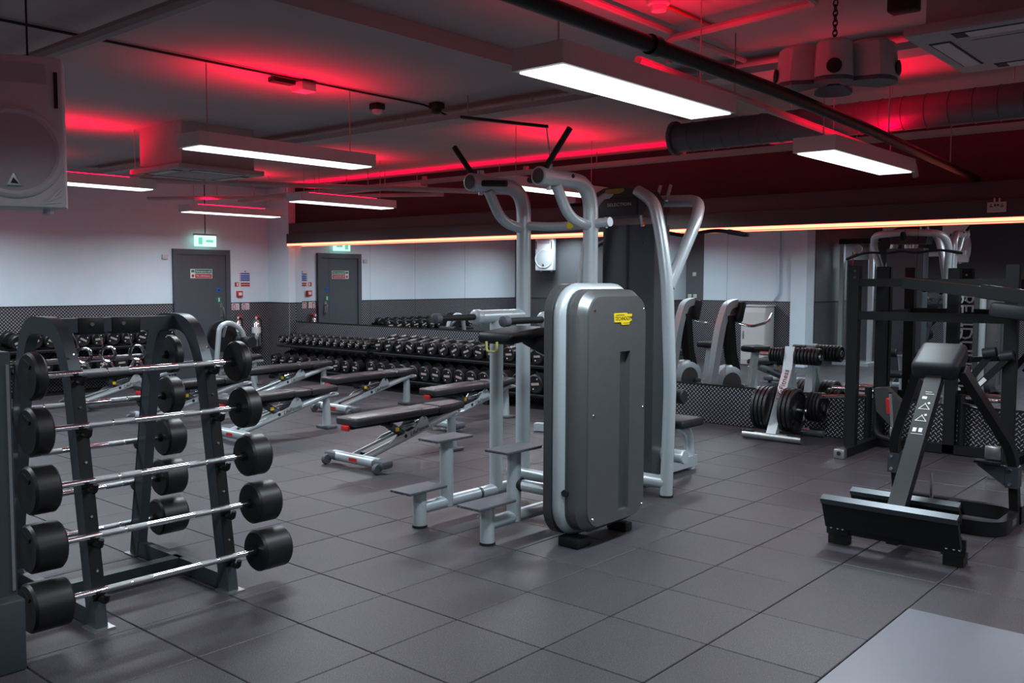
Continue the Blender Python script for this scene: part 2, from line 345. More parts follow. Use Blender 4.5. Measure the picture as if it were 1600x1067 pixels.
MB().b(XL+.095, XL+.135, 7.75, 8.11, 2.10, 2.27).build('glow_panel', EXITM, t); MB().b(XL+.08, XL+.15, 7.74, 8.12, 2.27, 2.30).build('housing', WHT, t)
MB().b(XL+.1355, XL+.137, 7.80, 7.87, 2.13, 2.24).b(XL+.1355, XL+.137, 7.93, 8.06, 2.165, 2.205).build('pictogram', emis('exit_green', (.20, .75, .5), 1.0), t); MB().cyl((XL+.115, 7.93, 2.3), (XL+.115, 7.93, ZC), .008, 6).build('hanging_rod', BLACK, t)
# ================================================================ ceiling lights
def lamp(name, loc, sx, sy, col, watts, spread, upw, parent):
    d = bpy.data.lights.new(name, 'AREA'); d.shape = 'RECTANGLE'; d.size = sx; d.size_y = sy; d.energy = watts; d.color = col; d.spread = math.radians(spread)
    o = bpy.data.objects.new(name, d); COL.objects.link(o); o.parent = parent; o.location = V(loc)-parent.location
    if upw: o.rotation_euler = (PI, 0, 0)
    return o
def fixture(x, y0, y1, z, label, off=''):
    t = thing('ceiling_light'+off, label, 'light', (x, (y0+y1)/2, z)); w_ = .14
    MB().b(x-w_, x+w_, y0-.03, y1+.03, z+.004, z+.10).build('housing', FIXW, t)
    MB().b(x-w_+.02, x+w_-.02, y0, y1, z-.004, z+.004).build('diffuser'+off, LEDW, t)
    u = MB().b(x-.03, x+.03, y0+.2, y1-.2, z+.100, z+.118).build('uplight_strip'+off, UPR, t)
    lamp('panel_lamp'+off, (x, (y0+y1)/2, z-.006), .24, y1-y0-.02, (.78, .93, 1.0), LAMPW*(y1-y0)/1.5, 165, 0, t)
    lamp('uplight_lamp'+off, (x, (y0+y1)/2, z+.122), .05, y1-y0-.4, (1, 0, .035), UPW, 140, 1, t)
    for y in (y0+.12, y1-.12): MB().cyl((x, y, z+.1), (x, y, ZC), .004, 6).build('suspension_wire', STEEL, t)
    return t
fixture(-2.54, 3.13, 4.61, 2.50, 'suspended light panel under the black pipe next to the dome detector')
fixture(-2.44, 5.80, 7.30, 2.42, 'suspended light panel below the spiral duct')
fixture(-5.89, 3.44, 4.95, 2.50, 'long suspended light panel in front of the boxed air conditioner')
fixture(-9.02, 6.58, 8.0, 2.50, 'suspended light panel over the benches by the dumbbell racks')
fixture(-11.62, 6.68, 8.12, 2.50, 'suspended light panel near the exit door')
fixture(-9.1, 3.30, 4.80, 2.50, 'suspended light panel half hidden behind the big loudspeaker')
fixture(-5.96, 6.84, 8.34, 2.50, 'suspended light panel seen behind the chin-up grips')
for x, y, q in ((1.0, 3.2, 'over the grey floor platform'), (1.0, 6.5, 'near the right end of the mirror wall'), (-11.7, 3.3, 'closest to the charcoal wall seen in the mirror'), (-2.5, -.6, 'in line behind the black pipe light'), (-5.9, -.45, 'beside the cable tower seen in the mirror')): fixture(x, y, y+1.5, 2.5, 'suspended light panel '+q, '_offscreen')
# ================================================================ ceiling services
t = thing('spiral_duct', 'grey spiral ventilation duct with an open flanged end', 'duct', (-2, 7.1, 2.83))
MB().lathe((-4.23, 7.1, 2.83), (1, 0, 0), sum([[(k*.16, .122), (k*.16+.15, .122), (k*.16+.153, .127), (k*.16+.157, .127)] for k in range(47)], []), 24).build('duct_body', DUCT, t)
MB().lathe((-4.26, 7.1, 2.83), (1, 0, 0), [(0, .105), (0, .148), (.03, .148), (.03, .12)], 24).build('flange', DUCT, t)
for x in (-3.2, -1.6, 0): MB().cyl((x, 7.1, 2.97), (x, 7.1, ZC), .005, 6).build('hanger', STEEL, t)
def tray(x0, x1, y, z, w_, label):
    t = thing('cable_tray', label, 'cable tray', ((x0+x1)/2, y, z))
    MB().b(x0, x1, y-w_/2, y+w_/2, z, z+.004).build('tray_base', CEILW, t)
    for sg in (-1, 1): MB().b(x0, x1, y+sg*w_/2-.002, y+sg*w_/2+.002, z, z+.045).build('side_rail', CEILW, t)
    x = x0+.4
    while x < x1: MB().cyl((x, y-w_/2+.02, z), (x, y-w_/2+.02, ZC), .005, 6).build('drop_rod', STEEL, t); x += 1.5
    return t
ct = tray(-12.7, 3, 5.9, 2.98, .22, 'perforated cable tray crossing the ceiling above the chin-up station')
for k in range(4): MB().tube([(-12.6+i*.8, 5.83+.04*k+random.uniform(-.012, .012), 2.995+.004*(k % 2)) for i in range(19)], .009, 6).build('cable', (BLACK, CEILW)[k % 2], ct)
ct = tray(-12.7, 3, 8.85, 2.90, .16, 'narrow cable tray with red strip light along the mirror wall ceiling')
MB().b(-12.7, 3, 8.90, 8.92, 2.945, 2.953).build('glow_strip', UPR, ct)
for x in (-10.8, -6.9, -3.0, .9): lamp('strip_lamp' if x < 0 else 'strip_lamp_offscreen', (x, 8.93, 2.957), 3.8, .03, (1, 0, .035), 15, 150, 1, ct)
for x in (-11, -9.2, -7.4, -5.2, -3.1): MB().b(x, x+.05, 8.78, 8.83, 2.945, 2.99).build('clamp', CEILW, ct)
ct = tray(-12.7, -8.6, 8.25, 2.78, .12, 'short cable tray hanging in the corner beyond the door')
t = thing('drain_pipe', 'thick black pipe running under the ceiling towards the mirror wall', 'pipe', (-2.38, 5, 2.7))
MB().tube(fillet([(-2.03, -2.8, 2.56), (-2.10, 4.6, 2.56), (-2.15, 5.8, 2.555), (-2.37, 9.29, 2.54)], .3), .034, 14).build('pipe_body', BLKS, t)
for y in (2.2, 3.3): MB().cyl((-2.075-.0085*(y-2), y-.03, 2.56), (-2.075-.0085*(y-2), y+.03, 2.56), .042, 14).build('pipe_joint', BLKS, t)
for x, y in ((-2.08, 2.4), (-2.19, 6.4), (-2.30, 8.2)): MB().cyl((x, y, 2.58), (x, y, ZC), .005, 6).build('hanger', STEEL, t)
def conduit(name, pts, r, m, label, fr=.1):
    t = thing(name, label, 'pipe', V(pts[0])); MB().tube(fillet(pts, fr), r, 8).build('pipe_body', m, t)
    a, b = V(pts[0]), V(pts[1])
    for q in (.25, .6):
        c = a+(b-a)*q
        if ZC-c.z > .03 and abs(a.z-b.z) < 1: MB().cyl(c, (c.x, c.y, ZC), .005, 6).build('hanger', STEEL, t)
    return t
conduit('conduit', [(-2.75, 4.2, 2.76), (-2.62, 8.3, 2.60), (-2.62, 8.36, 2.50)], .026, CEILW, 'pale conduit with a hooked end beside the thick black pipe', .05)
conduit('conduit', [(-12.6, 2.5, 2.97), (-3.2, 2.5, 2.97)], .04, CEIL, 'pale pipe crossing the ceiling above the big loudspeaker')
conduit('conduit', [(-5.80, 1.2, 3.085), (-5.80, 5.6, 3.085), (-5.80, 5.85, 3.03)], .009, BLACK, 'thin dark conduit with a junction box along the ceiling')
conduit('conduit', [(-1.75, 2.6, 3.0), (-1.95, 4.6, 3.0), (-2.9, 4.75, 3.0), (-2.9, 4.75, 2.86)], .022, CEILW, 'thin pale conduit with a square bend above the light panel', .04)
conduit('conduit', [(-2.9, 1.0, 3.05), (-2.9, 5.7, 3.05)], .02, CEILW, 'straight pale conduit fixed to the ceiling')
conduit('conduit', [(-10.2, 5.3, 2.72), (-7.45, 8.6, 2.66), (-7.4, 8.68, 2.58)], .03, CEILW, 'slanting pale pipe with a turned-down end over the dumbbells', .04)
conduit('conduit', [(-12.5, 6.6, 2.72), (-8.6, 8.6, 2.70)], .025, CEILW, 'slanting pale pipe above the light near the exit door')
t = thing('junction_box', 'white junction box on the thin ceiling conduit', 'box', (-5.88, 4.35, 3.08)); MB().rbox((-5.88, 4.38, 3.055), (.14, .13, .07), .008).build('box_body', WHT, t); MB().rbox((-5.88, 4.18, 3.07), (.08, .2, .04), .01).build('driver', BLACK, t)
t = thing('smoke_detector', 'white dome smoke detector on the ceiling beside the light panel', 'detector', (-2.2, 3.7, 3.0))
MB().lathe((-2.72, 4.35, 3.1), (0, 0, -1), [(0, .06), (.025, .06), (.03, .045), (.06, .04), (.065, .02)]).build('dome', WHT, t); MB().tube([(-2.72, 4.4, 3.085), (-2.72, 5.0, 3.085)], .01, 6).build('lead', REDB, t)
for y, lb in ((5.32, 'black ceiling bracket with white sensor beside the dark conduit'), (5.62, 'black ceiling bracket next to the perforated cable tray')):
    t = thing('ceiling_sensor', lb, 'sensor', (-6.1, y, 3.05)); MB().rbox((-6.15+(y-5.3)*1.4, y, 3.07), (.1, .1, .05), .008).build('bracket', BLACK, t); MB().lathe((-6.15+(y-5.3)*1.4, y, 3.045), (0, 0, -1), [(0, .045), (.03, .04), (.04, .02)], 14).build('lens', WHT if y < 5.5 else BLACK, t)
t = tag(MB().rbox((-1.62, 4.9, 3.0), (.14, .1, .09), .01).build('ceiling_speaker_box', BLACK), 'small black box fixed under the ceiling beside the right air conditioner', 'box')
t = thing('pendant_rod', 'thin black bracket with hanging lead above the chin-up grips', 'bracket', (-5.1, 5.4, 2.9)); MB().bar((-5.35, 5.55, 2.93), (-4.75, 5.95, 2.84), .05, .02).build('bracket_bar', BLACK, t); MB().cyl((-5.3, 5.58, 2.92), (-5.3, 5.58, ZC), .005, 6).build('drop_rod', STEEL, t); MB().tube(fillet([(-4.76, 5.94, 2.84), (-4.74, 5.96, 2.6), (-4.72, 5.98, 2.38)], .1), .006, 6).build('lead', WHT, t)
t = tag(MB().rbox((-7.0, 9.22, 2.66), (.24, .12, .24), .006).build('wall_box', PINK), 'square pale box high on the dark wall behind the chin-up station', 'box')
t = thing('double_socket', 'white double power socket on the fascia above the LED strip', 'socket', (-2.15, 9.12, 2.22))
MB().rbox((-2.15, 9.108, 2.262), (.155, .024, .09), .005).build('plate', WHT, t)
for sx in (-1, 1): MB().b(-2.15+sx*.045-.012, -2.15+sx*.045+.012, 9.094, 9.097, 2.262, 2.272).b(-2.15+sx*.045-.004, -2.15+sx*.045+.004, 9.094, 9.097, 2.278, 2.29).build('socket_holes', BLACK, t)
for sx in (-1, 1): MB().b(-2.15+sx*.012-.007, -2.15+sx*.012+.007, 9.093, 9.097, 2.27, 2.288).build('switch', BLACK, t); 
MB().cyl((-2.17, 9.108, 2.305), (-2.17, 9.108, 2.34), .008, 8).cyl((-2.13, 9.108, 2.305), (-2.13, 9.108, 2.34), .008, 8).build('conduit_stub', WHT, t)
def cassette(cx, cy, z, w_, l_, h_, label):
    t = thing('air_conditioner', label, 'air conditioner', (cx, cy, z))
    MB().b(cx-w_*.42, cx+w_*.42, cy-l_*.42, cy+l_*.42, z+.05, z+.05+h_).build('casing', CEILW, t)
    pn = MB().rbox((cx, cy, z+.025), (w_, l_, .05), .012).build('panel', WHT if w_ > 1 else CEILW, t)
    MB().b(cx-w_*.26, cx+w_*.26, cy-l_*.26, cy+l_*.26, z-.004, z+.0).build('intake_grille', CEILW, pn)
    for sx, sy, a, c in ((-1, 0, .05, .3), (1, 0, .05, .3), (0, -1, .3, .05), (0, 1, .3, .05)):
        x, y = cx+sx*w_*.39, cy+sy*l_*.39; MB().b(x-a*w_, x+a*w_, y-c*l_, y+c*l_, z-.003, z).build('air_slot', BLACK, pn)
        x2, y2 = cx+sx*w_*.39, cy+sy*l_*.39; MB().b(x2-a*w_*.8, x2+a*w_*.8, y2-c*l_*.95, y2+c*l_*.95, z-.006, z-.003).build('vane', WHT, pn)
    return t
cassette(-8.60, 5.08, 2.64, .95, .95, .409, 'boxed ceiling air conditioner hanging behind the long light panel')
cassette(-.98, 4.87, 2.70, .95, .95, .349, 'flat ceiling air conditioner with red-lit slots at the right')
t = thing('hanging_speaker', 'cluster of white horn loudspeakers hanging on a chain under the ceiling', 'speaker', (-1.98, 4.92, 2.59))
cx, cy, cz = -1.98, 4.92, 2.735
for k, (a, sc) in enumerate(((-68, 1), (-142, 1.15), (2, 1.25), (112, 1))):
    a = math.radians(a); d = V((math.cos(a), math.sin(a), 0)); p = V((-d.y, d.x, 0)); sc *= .86; c = V((cx, cy, cz))+d*.17*sc
    pts = [(-.13, -.05), (-.13, .05), (.02, .115), (.09, .105), (.13, .06), (.14, 0), (.13, -.06), (.09, -.105), (.02, -.115)]
    lo = [c+(d*x+p*y)*sc+V((0, 0, -.088+.02*(x < 0))) for x, y in pts]; hi = [c+(d*(x*.93-.01)+p*y*.92)*sc+V((0, 0, .085)) for x, y in pts]; tp = [c+(d*(x*.8-.02)+p*y*.7)*sc+V((0, 0, .105)) for x, y in pts]
    hb = loft(MB(), [[tuple(q) for q in g] for g in (lo, hi, tp)]).build('cabinet', WHT, t)
    MB().prism([q+V((0, 0, -.021))-d*.01 for q in lo], (0, 0, .02)).build('base_plate', DUCT, hb)
    MB().lathe(c+d*.136*sc+V((0, 0, -.045)), d, [(0, .036), (.008, .038), (.010, .028)], 16).build('port', BLACK, hb)
MB().cyl((cx, cy, cz+.09), (cx, cy, cz+.14), .07, 12).build('yoke', BLACK, t); ch = MB()
for k in range(8): ch.tube([(cx+(.012*math.cos(q*PI/4) if k % 2 else 0), cy+(0 if k % 2 else .012*math.cos(q*PI/4)), cz+.155+.026*k+.018*math.sin(q*PI/4)) for q in range(8)], .004, 5, True)
ch.build('chain', BLACK, t)
# big wall loudspeaker, copies in the mirror
def speaker(label, loc, rz, sc=1):
    t = thing('loudspeaker', label, 'speaker', loc, rz); t.scale = (sc, sc, sc)   # faces local -Y
    MB().prism([(-.2, 0, 0), (.2, 0, 0), (.2, .12, 0), (.11, .32, 0), (-.11, .32, 0), (-.2, .12, 0)], (0, 0, .66)).build('cabinet', SPK, t, False)
    MB().rbox((0, -.015, .33), (.41, .05, .68), .02).build('front_baffle', SPK, t, False)
    MB().lathe((0, -.03, .235), (0, -1, 0), [(0, .205), (.02, .205), (.035, .196), (.04, .186), (.03, .185)], 40).build('rim', SPK, t, False)
    MB().lathe((0, -.045, .235), (0, -1, 0), [(0, .186), (.012, .186), (.02, .15), (.026, .08), (.028, .01)], 40).build('grille', SPG, t, False)
    MB().prism([(-.15, -.035, .46), (.15, -.035, .46), (.13, -.045, .63), (-.13, -.045, .63)], (0, .03, 0)).build('horn_recess', SPG, t, False)
    for sx in (-1, 1): MB().b(sx*.175-.008, sx*.175+.008, -.045, -.038, .44, .60).build('port_slot', BLACK, t, False)
    e = MB().prism([(-.03, -.077, .085), (.03, -.077, .085), (0, -.077, .14)], (0, -.006, 0)).build('emblem', CHROME, t, False); MB().prism([(-.012, -.084, .095), (.02, -.084, .092), (0, -.084, .12)], (0, -.002, 0)).build('emblem_face', BLACK, e, False)
    for sx in (-1, 1):
        MB().cyl((sx*.12, .08, -.03), (sx*.12, .08, 0), .022, 10).build('foot', SPK, t, False)
        for k in range(3): MB().bar((sx*.19, -.042, .02+.03*k), (sx*(.12+.015*k), -.042, .012+.012*k), .008, .008).build('rib', SPK, t, False)
    return t
sp = speaker('big white loudspeaker with round grille hanging at the left', (-4.46, 1.73, 1.925), math.radians(62))
MB().tube([(.05, .1, .66), (.05, .1, 1.11)], .005, 6).build('suspension_wire', BLACK, sp, False); MB().rbox((.05, .1, .67), (.05, .05, .03), .006).build('mount', BLACK, sp, False)
speaker('white loudspeaker mounted on the charcoal wall seen in the mirror', (-12.22, 3.36, 1.80), math.radians(166)); 
# ================================================================ barbell rack
RX0, RX1, RYa, RYb = -4.14, -5.10, 1.90, 2.58
t = thing('barbell_rack', 'charcoal A-frame barbell rack with curved top and five tiers', 'rack', (-4.62, 2.24, 0))
def xr(z): return -4.14-.17*z       # front upright centre line
def xb(z): return -5.09+.19*z
for y in (RYa, RYb):
    path = fillet([(xr(0), y, .0), (xr(1.18), y, 1.18), (-4.46, y, 1.37), (-4.78, y, 1.37), (xb(1.18), y, 1.18), (xb(0), y, 0)], .13, 6)
    up_ = MB().tube(path, 0, w=(.055, .085)).build('upright', RACK, t)
    MB().bar((xr(0)-.03, y, .045), (xb(0)+.03, y, .045), .05, .08).build('base_bar', RACK, t)
    for x in (xr(0)+.01, xb(0)-.01): MB().b(x-.06, x+.06, y-.05, y+.05, 0, .008).build('foot_plate', STEEL, t)
    for sx, fn, dd in ((1, xr, .05), (-1, xb, -.05)):
        MB().bar((fn(.15)+sx*.046, y, .15), (fn(1.16)+sx*.046, y, 1.16), .058, .006, (1, 0, 0)).build('wear_strip', BLKS, t)
        for z in (1.135, .895, .645, .40, .155):
            MB().tube(fillet([(fn(z)+sx*.03, y, z-.012), (fn(z)+sx*.115, y, z-.016), (fn(z)+sx*.125, y, z+.02)], .02), .013, 8).build('hook', BLKS, t)
            MB().lathe((fn(z+.11)+sx*.05, y, z+.11), (sx, 0, 0), [(0, .008), (.006, .006)], 8).build('bolt', CHROME, t)
for z, x in ((1.365, -4.62), (.05, -4.62)): MB().bar((x, RYa, z), (x, RYb, z), .07, .07).build('crossbar', RACK, t)
MB().rbox((-4.62, 2.11, 1.36), (.082, .13, .085), .006).rbox((-4.62, 2.29, 1.36), (.082, .15, .085), .006).build('clip_block', BLKS, t)
for y in (2.11, 2.27): MB().lathe((-4.578, y, 1.37), (1, 0, 0), [(0, .014), (.008, .01)], 12).build('bolt', CHROME, t)
MB().lathe((xb(.1)+.065, RYb-.001, .06), (1, 0, 0), [(0, .0), (.001, .022), (.002, .022)], 16).build('maker_disc', SIGNW, t)
for k, y in enumerate((2.058, 2.18, 2.331)):
    c = thing('spring_collar', ('chrome spring collar hanging nearest the left upright of the barbell rack', 'chrome spring collar hanging between the other two collars on the rack', 'chrome spring collar hanging under the right bolt of the rack top')[k], 'collar', (-4.56, y, 1.16), 0, 'spring collars on the barbell rack')
    MB().tube([(-4.565+.004*(q/10), y+.038*math.cos(q*PI/5+1.9), 1.218+.038*math.sin(q*PI/5+1.9)) for q in range(23)], .008, 8).build('coil', CHROME, c)
    for sy in (-1, 1): MB().tube(fillet([(-4.565, y+sy*.012, 1.183), (-4.565, y+sy*.02, 1.165), (-4.565, y+sy*.045, 1.125)], .01), .006, 7).build('handle', CHROME, c)
    MB().tube([(-4.565, y-.02, 1.243), (-4.57, y-.03, 1.30), (-4.60, y-.03, 1.33)], .004, 6).build('hook', CHROME, c)
TH = [.055, .085, .115, .14, .17]; ORD = ['lightest', 'second lightest', 'middle', 'second heaviest', 'heaviest']
for side, (fn, sx) in enumerate(((xr, 1), (xb, -1))):
    for k, z in enumerate((1.163, .923, .673, .428, .183)):
        x = fn(z)+sx*.072; yc = 2.215+.003*k; hl = .515+.013*k; th = TH[k]
        c = thing('barbell', '%s fixed barbell with black rubber ends on the %s side of the A-frame rack' % (ORD[k], ('open', 'far')[side]), 'barbell', (x, yc, z), 0, 'fixed barbells on the A-frame rack')
        MB().cyl((x, yc-hl, z), (x, yc+hl, z), .0145, 12).build('bar', CHROME, c)
        for a, b2 in ((-.30, -.19), (-.18, -.08), (.17, .26), (.27, .37)): MB().cyl((x, yc+a, z), (x, yc+b2, z), .0152, 12).build('knurling', KNURL, c)
        for sy in (-1, 1):
            hd = MB().lathe((x, yc+sy*(hl-th*.5), z), (0, sy, 0), [(0, .03), (.001, .098), (.012, .108), (th-.012, .108), (th, .098), (th-.004, .06), (th, .03)], 28).build('rubber_head', RUB, c)
            MB().lathe((x, yc+sy*(hl-th*.5-.02), z), (0, sy, 0), [(0, .02), (.021, .026)], 14).build('collar', BLKS, hd)
            MB().box((x, yc+sy*(hl+th*.5), z+.055), (.07, .004, .02), Matrix.Rotation(.35, 3, 'Y')).build('weight_mark', BLKS, hd)
# dark machine column at the left edge
t = thing('machine_column', 'dark steel machine column at the edge beside the barbell rack', 'gym machine', (-4.03, 1.42, 0))
MB().rbox((-4.03, 1.40, .15), (.26, .2, .30), .012).build('base_block', RACK, t); MB().b(-4.11, -3.97, 1.36, 1.495, .30, 1.30).build('column', RACK, t); MB().b(-3.97, -3.964, 1.475, 1.487, .32, 1.25).build('trim_strip', STEEL, t)
MB().tube(fillet([(-4.04, 1.43, 1.28), (-4.04, 1.40, 1.42), (-4.04, 1.15, 1.46)], .06), .035, 12).build('arm', RACK, t)
# ================================================================ assisted dip and chin machine
t = thing('dip_chin_machine', 'silver assisted chin and dip machine with grey weight shroud and step plates', 'gym machine', (-3.8, 4.6, 0))
XA, XB = -4.29, -3.70
for x in (XA, XB):
    MB().tube([(x, 4.07, .125), (x, 5.16, .125)], .042, 14).build('base_tube', SILV, t)
    MB().cyl((x, 4.62, .125), (x, 4.64, .125), .045, 14).build('seam_ring', SHELL, t)
    for y, z in ((4.07, .245), (4.315, .545)):
        MB().cyl((x, y, 0.012 if y < 4.2 else .1), (x, y, z), .045, 18).build('step_post', SILV, t)
        if y < 4.2: MB().cyl((x, y, 0), (x, y, .016), .049, 18).build('foot_cap', BLACK, t)
        st = MB().rbox((x+.005, y-.01, z+.009), (.185, .335, .018), .006).build('step_plate', PLG, t)
        for q in (-.055, .055): MB().cyl((x+q, y-.181, z+.008), (x+q, y-.175, z+.008), .005, 8).build('screw', CHROME, st)
    MB().tube(fillet([(x, 5.1, .12), (x, 5.1, 2.25), (x, 4.60, 2.25)], .2, 8), .052, 16).build('upright', SILV, t)
    MB().tube(fillet([(x, 4.72, 2.21), (x, 4.86, 2.0), (x, 5.09, 1.96)], .13, 6), .036, 14).build('brace_loop', SILV, t)
    MB().cyl((x, 4.81, .12), (x, 4.81, 1.33), .047, 18).build('front_post', SILV, t)
    MB().cyl((x, 4.62, 1.345), (x, 5.08, 1.345), .045, 18).build('arm_tube', SILV, t)
    MB().lathe((x, 4.58, 1.345), (0, 1, 0), [(0, .03), (.01, .05), (.045, .052), (.06, .046)], 18).build('arm_collar', SILV, t)
    hn = MB().cyl((x, 4.24, 1.345), (x, 4.6, 1.345), .021, 14).build('dip_handle', BLACK, t)
    MB().lathe((x, 4.20, 1.345), (0, 1, 0), [(0, .024), (.005, .034), (.05, .034), (.06, .022)], 14).build('handle_end', PLG, hn)
    MB().lathe((x, 4.535, 2.25), (0, 1, 0), [(0, .05), (.005, .06), (.1, .06), (.105, .052)], 20).build('grip_hub', SILV, t)
    MB().lathe((x, 4.532, 2.25), (0, 1, 0), [(0, .045), (.004, .05)], 20).build('end_cap', SHELL, t)
    MB().cyl((x, 4.645, 2.29), (x, 4.645, 2.335), .022, 10).build('locking_screw', SILV, t); MB().cyl((x, 4.645, 2.17), (x, 4.645, 2.21), .016, 8).build('locking_screw', SILV, t)
    MB().lathe((x+.052, 4.83, 2.27), (1, 0, 0), [(0, .014), (.008, .01)], 10).build('plug', BLACK, t)
MB().cyl((XA, 4.585, 2.28), (XA-.19, 4.585, 2.50), .019, 12).build('angled_grip', BLACK, t)
MB().cyl((XB, 4.585, 2.28), (XB+.21, 4.585, 2.53), .019, 12).build('angled_grip', BLACK, t)
MB().cyl((XA+.03, 4.60, 2.245), (XA+.22, 4.66, 2.235), .022, 12).build('inner_grip', BLACK, t)
MB().cyl((XB-.03, 4.60, 2.245), (XB-.17, 4.66, 2.245), .022, 12).build('inner_grip', BLACK, t)
MB().tube(fillet([(XA, 5.1, 1.985), (-4.0, 5.13, 1.965), (XB+.16, 5.1, 1.985)], .25), .031, 14).build('crossbar', SILV, t)
MB().lathe((-3.86, 5.082, 1.972), (0, -1, 0), [(0, .0), (.001, .03), (.003, .03)], 6).build('small_badge', YEL, t)
for y, z in ((5.1, .125), (4.95, .23)): MB().cyl((XA, y, z), (-3.40, y, z), .04, 14).build('cross_tube', SILV, t)
MB().cyl((XB, 4.32, .33), (-3.40, 4.48, .28), .036, 14).build('stack_tube', SILV, t)
MB().lathe((XB+.02, 4.33, .33), (1, .3, 0), [(0, .044), (.03, .044)], 14).build('tube_collar', BLACK, t)
# knee pad lever
kp = MB().rbox((-3.98, 4.62, 1.235), (.30, .38, .075), .03, Matrix.Rotation(.10, 3, 'X'), 3).build('knee_pad', UPH, t)
MB().rbox((-3.85, 4.76, 1.18), (.22, .16, .09), .025, Matrix.Rotation(.35, 3, 'Y'), 2).build('pad_carrier', BLACK, t)
MB().cyl((-3.86, 4.75, 1.15), (-3.38, 4.72, 1.0), .036, 14).build('lever_arm', SILV, t)
MB().cyl((-3.72, 4.95, 1.22), (-3.38, 4.95, 1.215), .034, 14).build('upper_link', SILV, t)
MB().tube(fillet([(-4.02, 4.41, 1.20), (-4.02, 4.41, 1.135), (-3.93, 4.41, 1.135), (-3.93, 4.41, 1.20)], .025), .008, 8).build('pull_loop', GRIPY, t)
# shroud: rounded slabs lying in the y-z plane
def slab(y0, y1, z0, z1, r, x0, x1, inset=0, n=7):
    y0 += inset; y1 -= inset; z0 += inset; z1 -= inset; P = []
    for cy, cz, a0 in ((y1-r, z1-r, 0), (y0+r, z1-r, 90), (y0+r, z0+r, 180), (y1-r, z0+r, 270)):
        for k in range(n+1): a = math.radians(a0+90*k/n); P.append((cy+r*math.cos(a), cz+r*math.sin(a)))
    return [[(x, y, z) for y, z in P] for x in (x0, x1)]
Y0, Y1, Z0, Z1 = 4.27, 5.02, .055, 1.575
def rg(ins, x, r=.17): return slab(Y0, Y1, Z0, Z1, r, x, x, ins)[0]
sh = loft(MB(), [rg(.02, -3.44), rg(.0, -3.43), rg(.0, -3.375)]).build('rear_shell', SHELL, t)
P = rg(.045, -3.335, .15); MB().tube(P, .05, 12, True).build('hoop_tube', SILV, t)
loft(MB(), [rg(.03, -3.36), rg(.03, -3.27, .15)]).build('side_shell', SHELL, t)
fp = loft(MB(), [rg(.035, -3.27, .15), rg(.035, -3.215, .15), rg(.07, -3.165, .12)]).build('front_shell', SILVD, t)
fpan = loft(MB(), [rg(.072, -3.166, .12), rg(.074, -3.155, .12)]).build('face_panel', SILVD, t)
ct_ = MB().b(-3.19, -3.1, 4.665, 4.775, .185, 1.165).build('cutter', SILVD, t, True, 0)     # the long recess sunk into the panel
for o in (fp, fpan):
    md = o.modifiers.new('recess', 'BOOLEAN'); md.operation = 'DIFFERENCE'; md.object = ct_; md.solver = 'EXACT'
    me = bpy.data.meshes.new_from_object(o.evaluated_get(bpy.context.evaluated_depsgraph_get())); o.modifiers.clear(); o.data = me
bpy.data.objects.remove(ct_)
for y, z in ((4.40, 1.42), (4.93, 1.42), (4.40, .80), (4.93, .80), (4.40, .18), (4.93, .18)): MB().lathe((-3.156, y, z), (1, 0, 0), [(0, .011), (.004, .009)], 12).build('panel_screw', CHROME, t)
bd = MB().prism([(-3.155, 4.60, 1.345), (-3.155, 4.595, 1.40), (-3.155, 4.73, 1.40), (-3.155, 4.735, 1.392), (-3.155, 4.785, 1.392), (-3.155, 4.785, 1.352), (-3.155, 4.76, 1.345), (-3.155, 4.755, 1.328), (-3.155, 4.675, 1.328), (-3.155, 4.665, 1.345)], (.004, 0, 0)).build('badge', YEL, t)
text('badge_lettering', 'TECHNOGYM', .034, BLACK, bd, (-3.1505, 4.695, 1.366), (0, 1, 0), (0, 0, 1), .0006, sx=.86)
MB().b(-3.151, -3.1503, 4.61, 4.70, 1.386, 1.390).b(-3.151, -3.1503, 4.69, 4.75, 1.336, 1.339).build('badge_rule', BLACK, bd)
for y, q in ((4.40, .14), (4.88, .08)): MB().rbox((-3.29, y, .03), (.15, q, .06), .012).build('machine_foot', BLKS, t)
MB().lathe((-3.285, 4.30, .34), (.3, -1, 0), [(0, .022), (.02, .02)], 12).build('plug', BLACK, t)
# ================================================================ lat pulldown machine
t = thing('lat_pulldown_machine', 'tall lat pulldown machine with black weight tower and silver arched frame', 'gym machine', (-3.94, 6.2, 0))
XC = -3.94
for sx in (-1, 1):
    X = lambda d: XC+sx*d
    MB().tube(fillet([(X(.40), 5.86, .01), (X(.42), 5.86, .84), (X(.38), 5.86, 1.6), (X(.32), 5.86, 1.95), (X(.26), 5.86, 2.18), (X(.10), 5.88, 2.26)], .15), .047, 16).build('side_post', SILV, t)
    MB().cyl((X(.40), 5.86, 0), (X(.40), 5.86, .015), .053, 16).build('foot_cap', BLACK, t)
    MB().tube(fillet([(X(.385), 5.88, 1.55), (X(.47), 6.12, 2.05), (X(.42), 6.25, 2.2), (X(.0), 6.32, 2.22)], .17, 7), .045, 14).build('arch_tube', SILV, t)
MB().cyl((XC-.40, 5.86, .105), (XC+.40, 5.86, .105), .05, 16).build('base_crossbar', SILV, t)
MB().cyl((XC-.36, 6.16, .25), (XC+.37, 6.16, .25), .052, 16).build('stack_crossbar', SILV, t)
MB().lathe((XC+.37, 6.16, .25), (1, 0, 0), [(0, .056), (.012, .05)], 16).build('end_cap', SILV, t)
MB().prism([(-4.21, 5.97, .1), (-3.955, 5.93, .1), (-3.75, 5.99, .1), (-3.75, 6.2, .1), (-4.21, 6.2, .1)], (0, 0, 1.92)).build('weight_tower', mat('tower_charcoal', (.042, .050, .060), .42, .1), t)
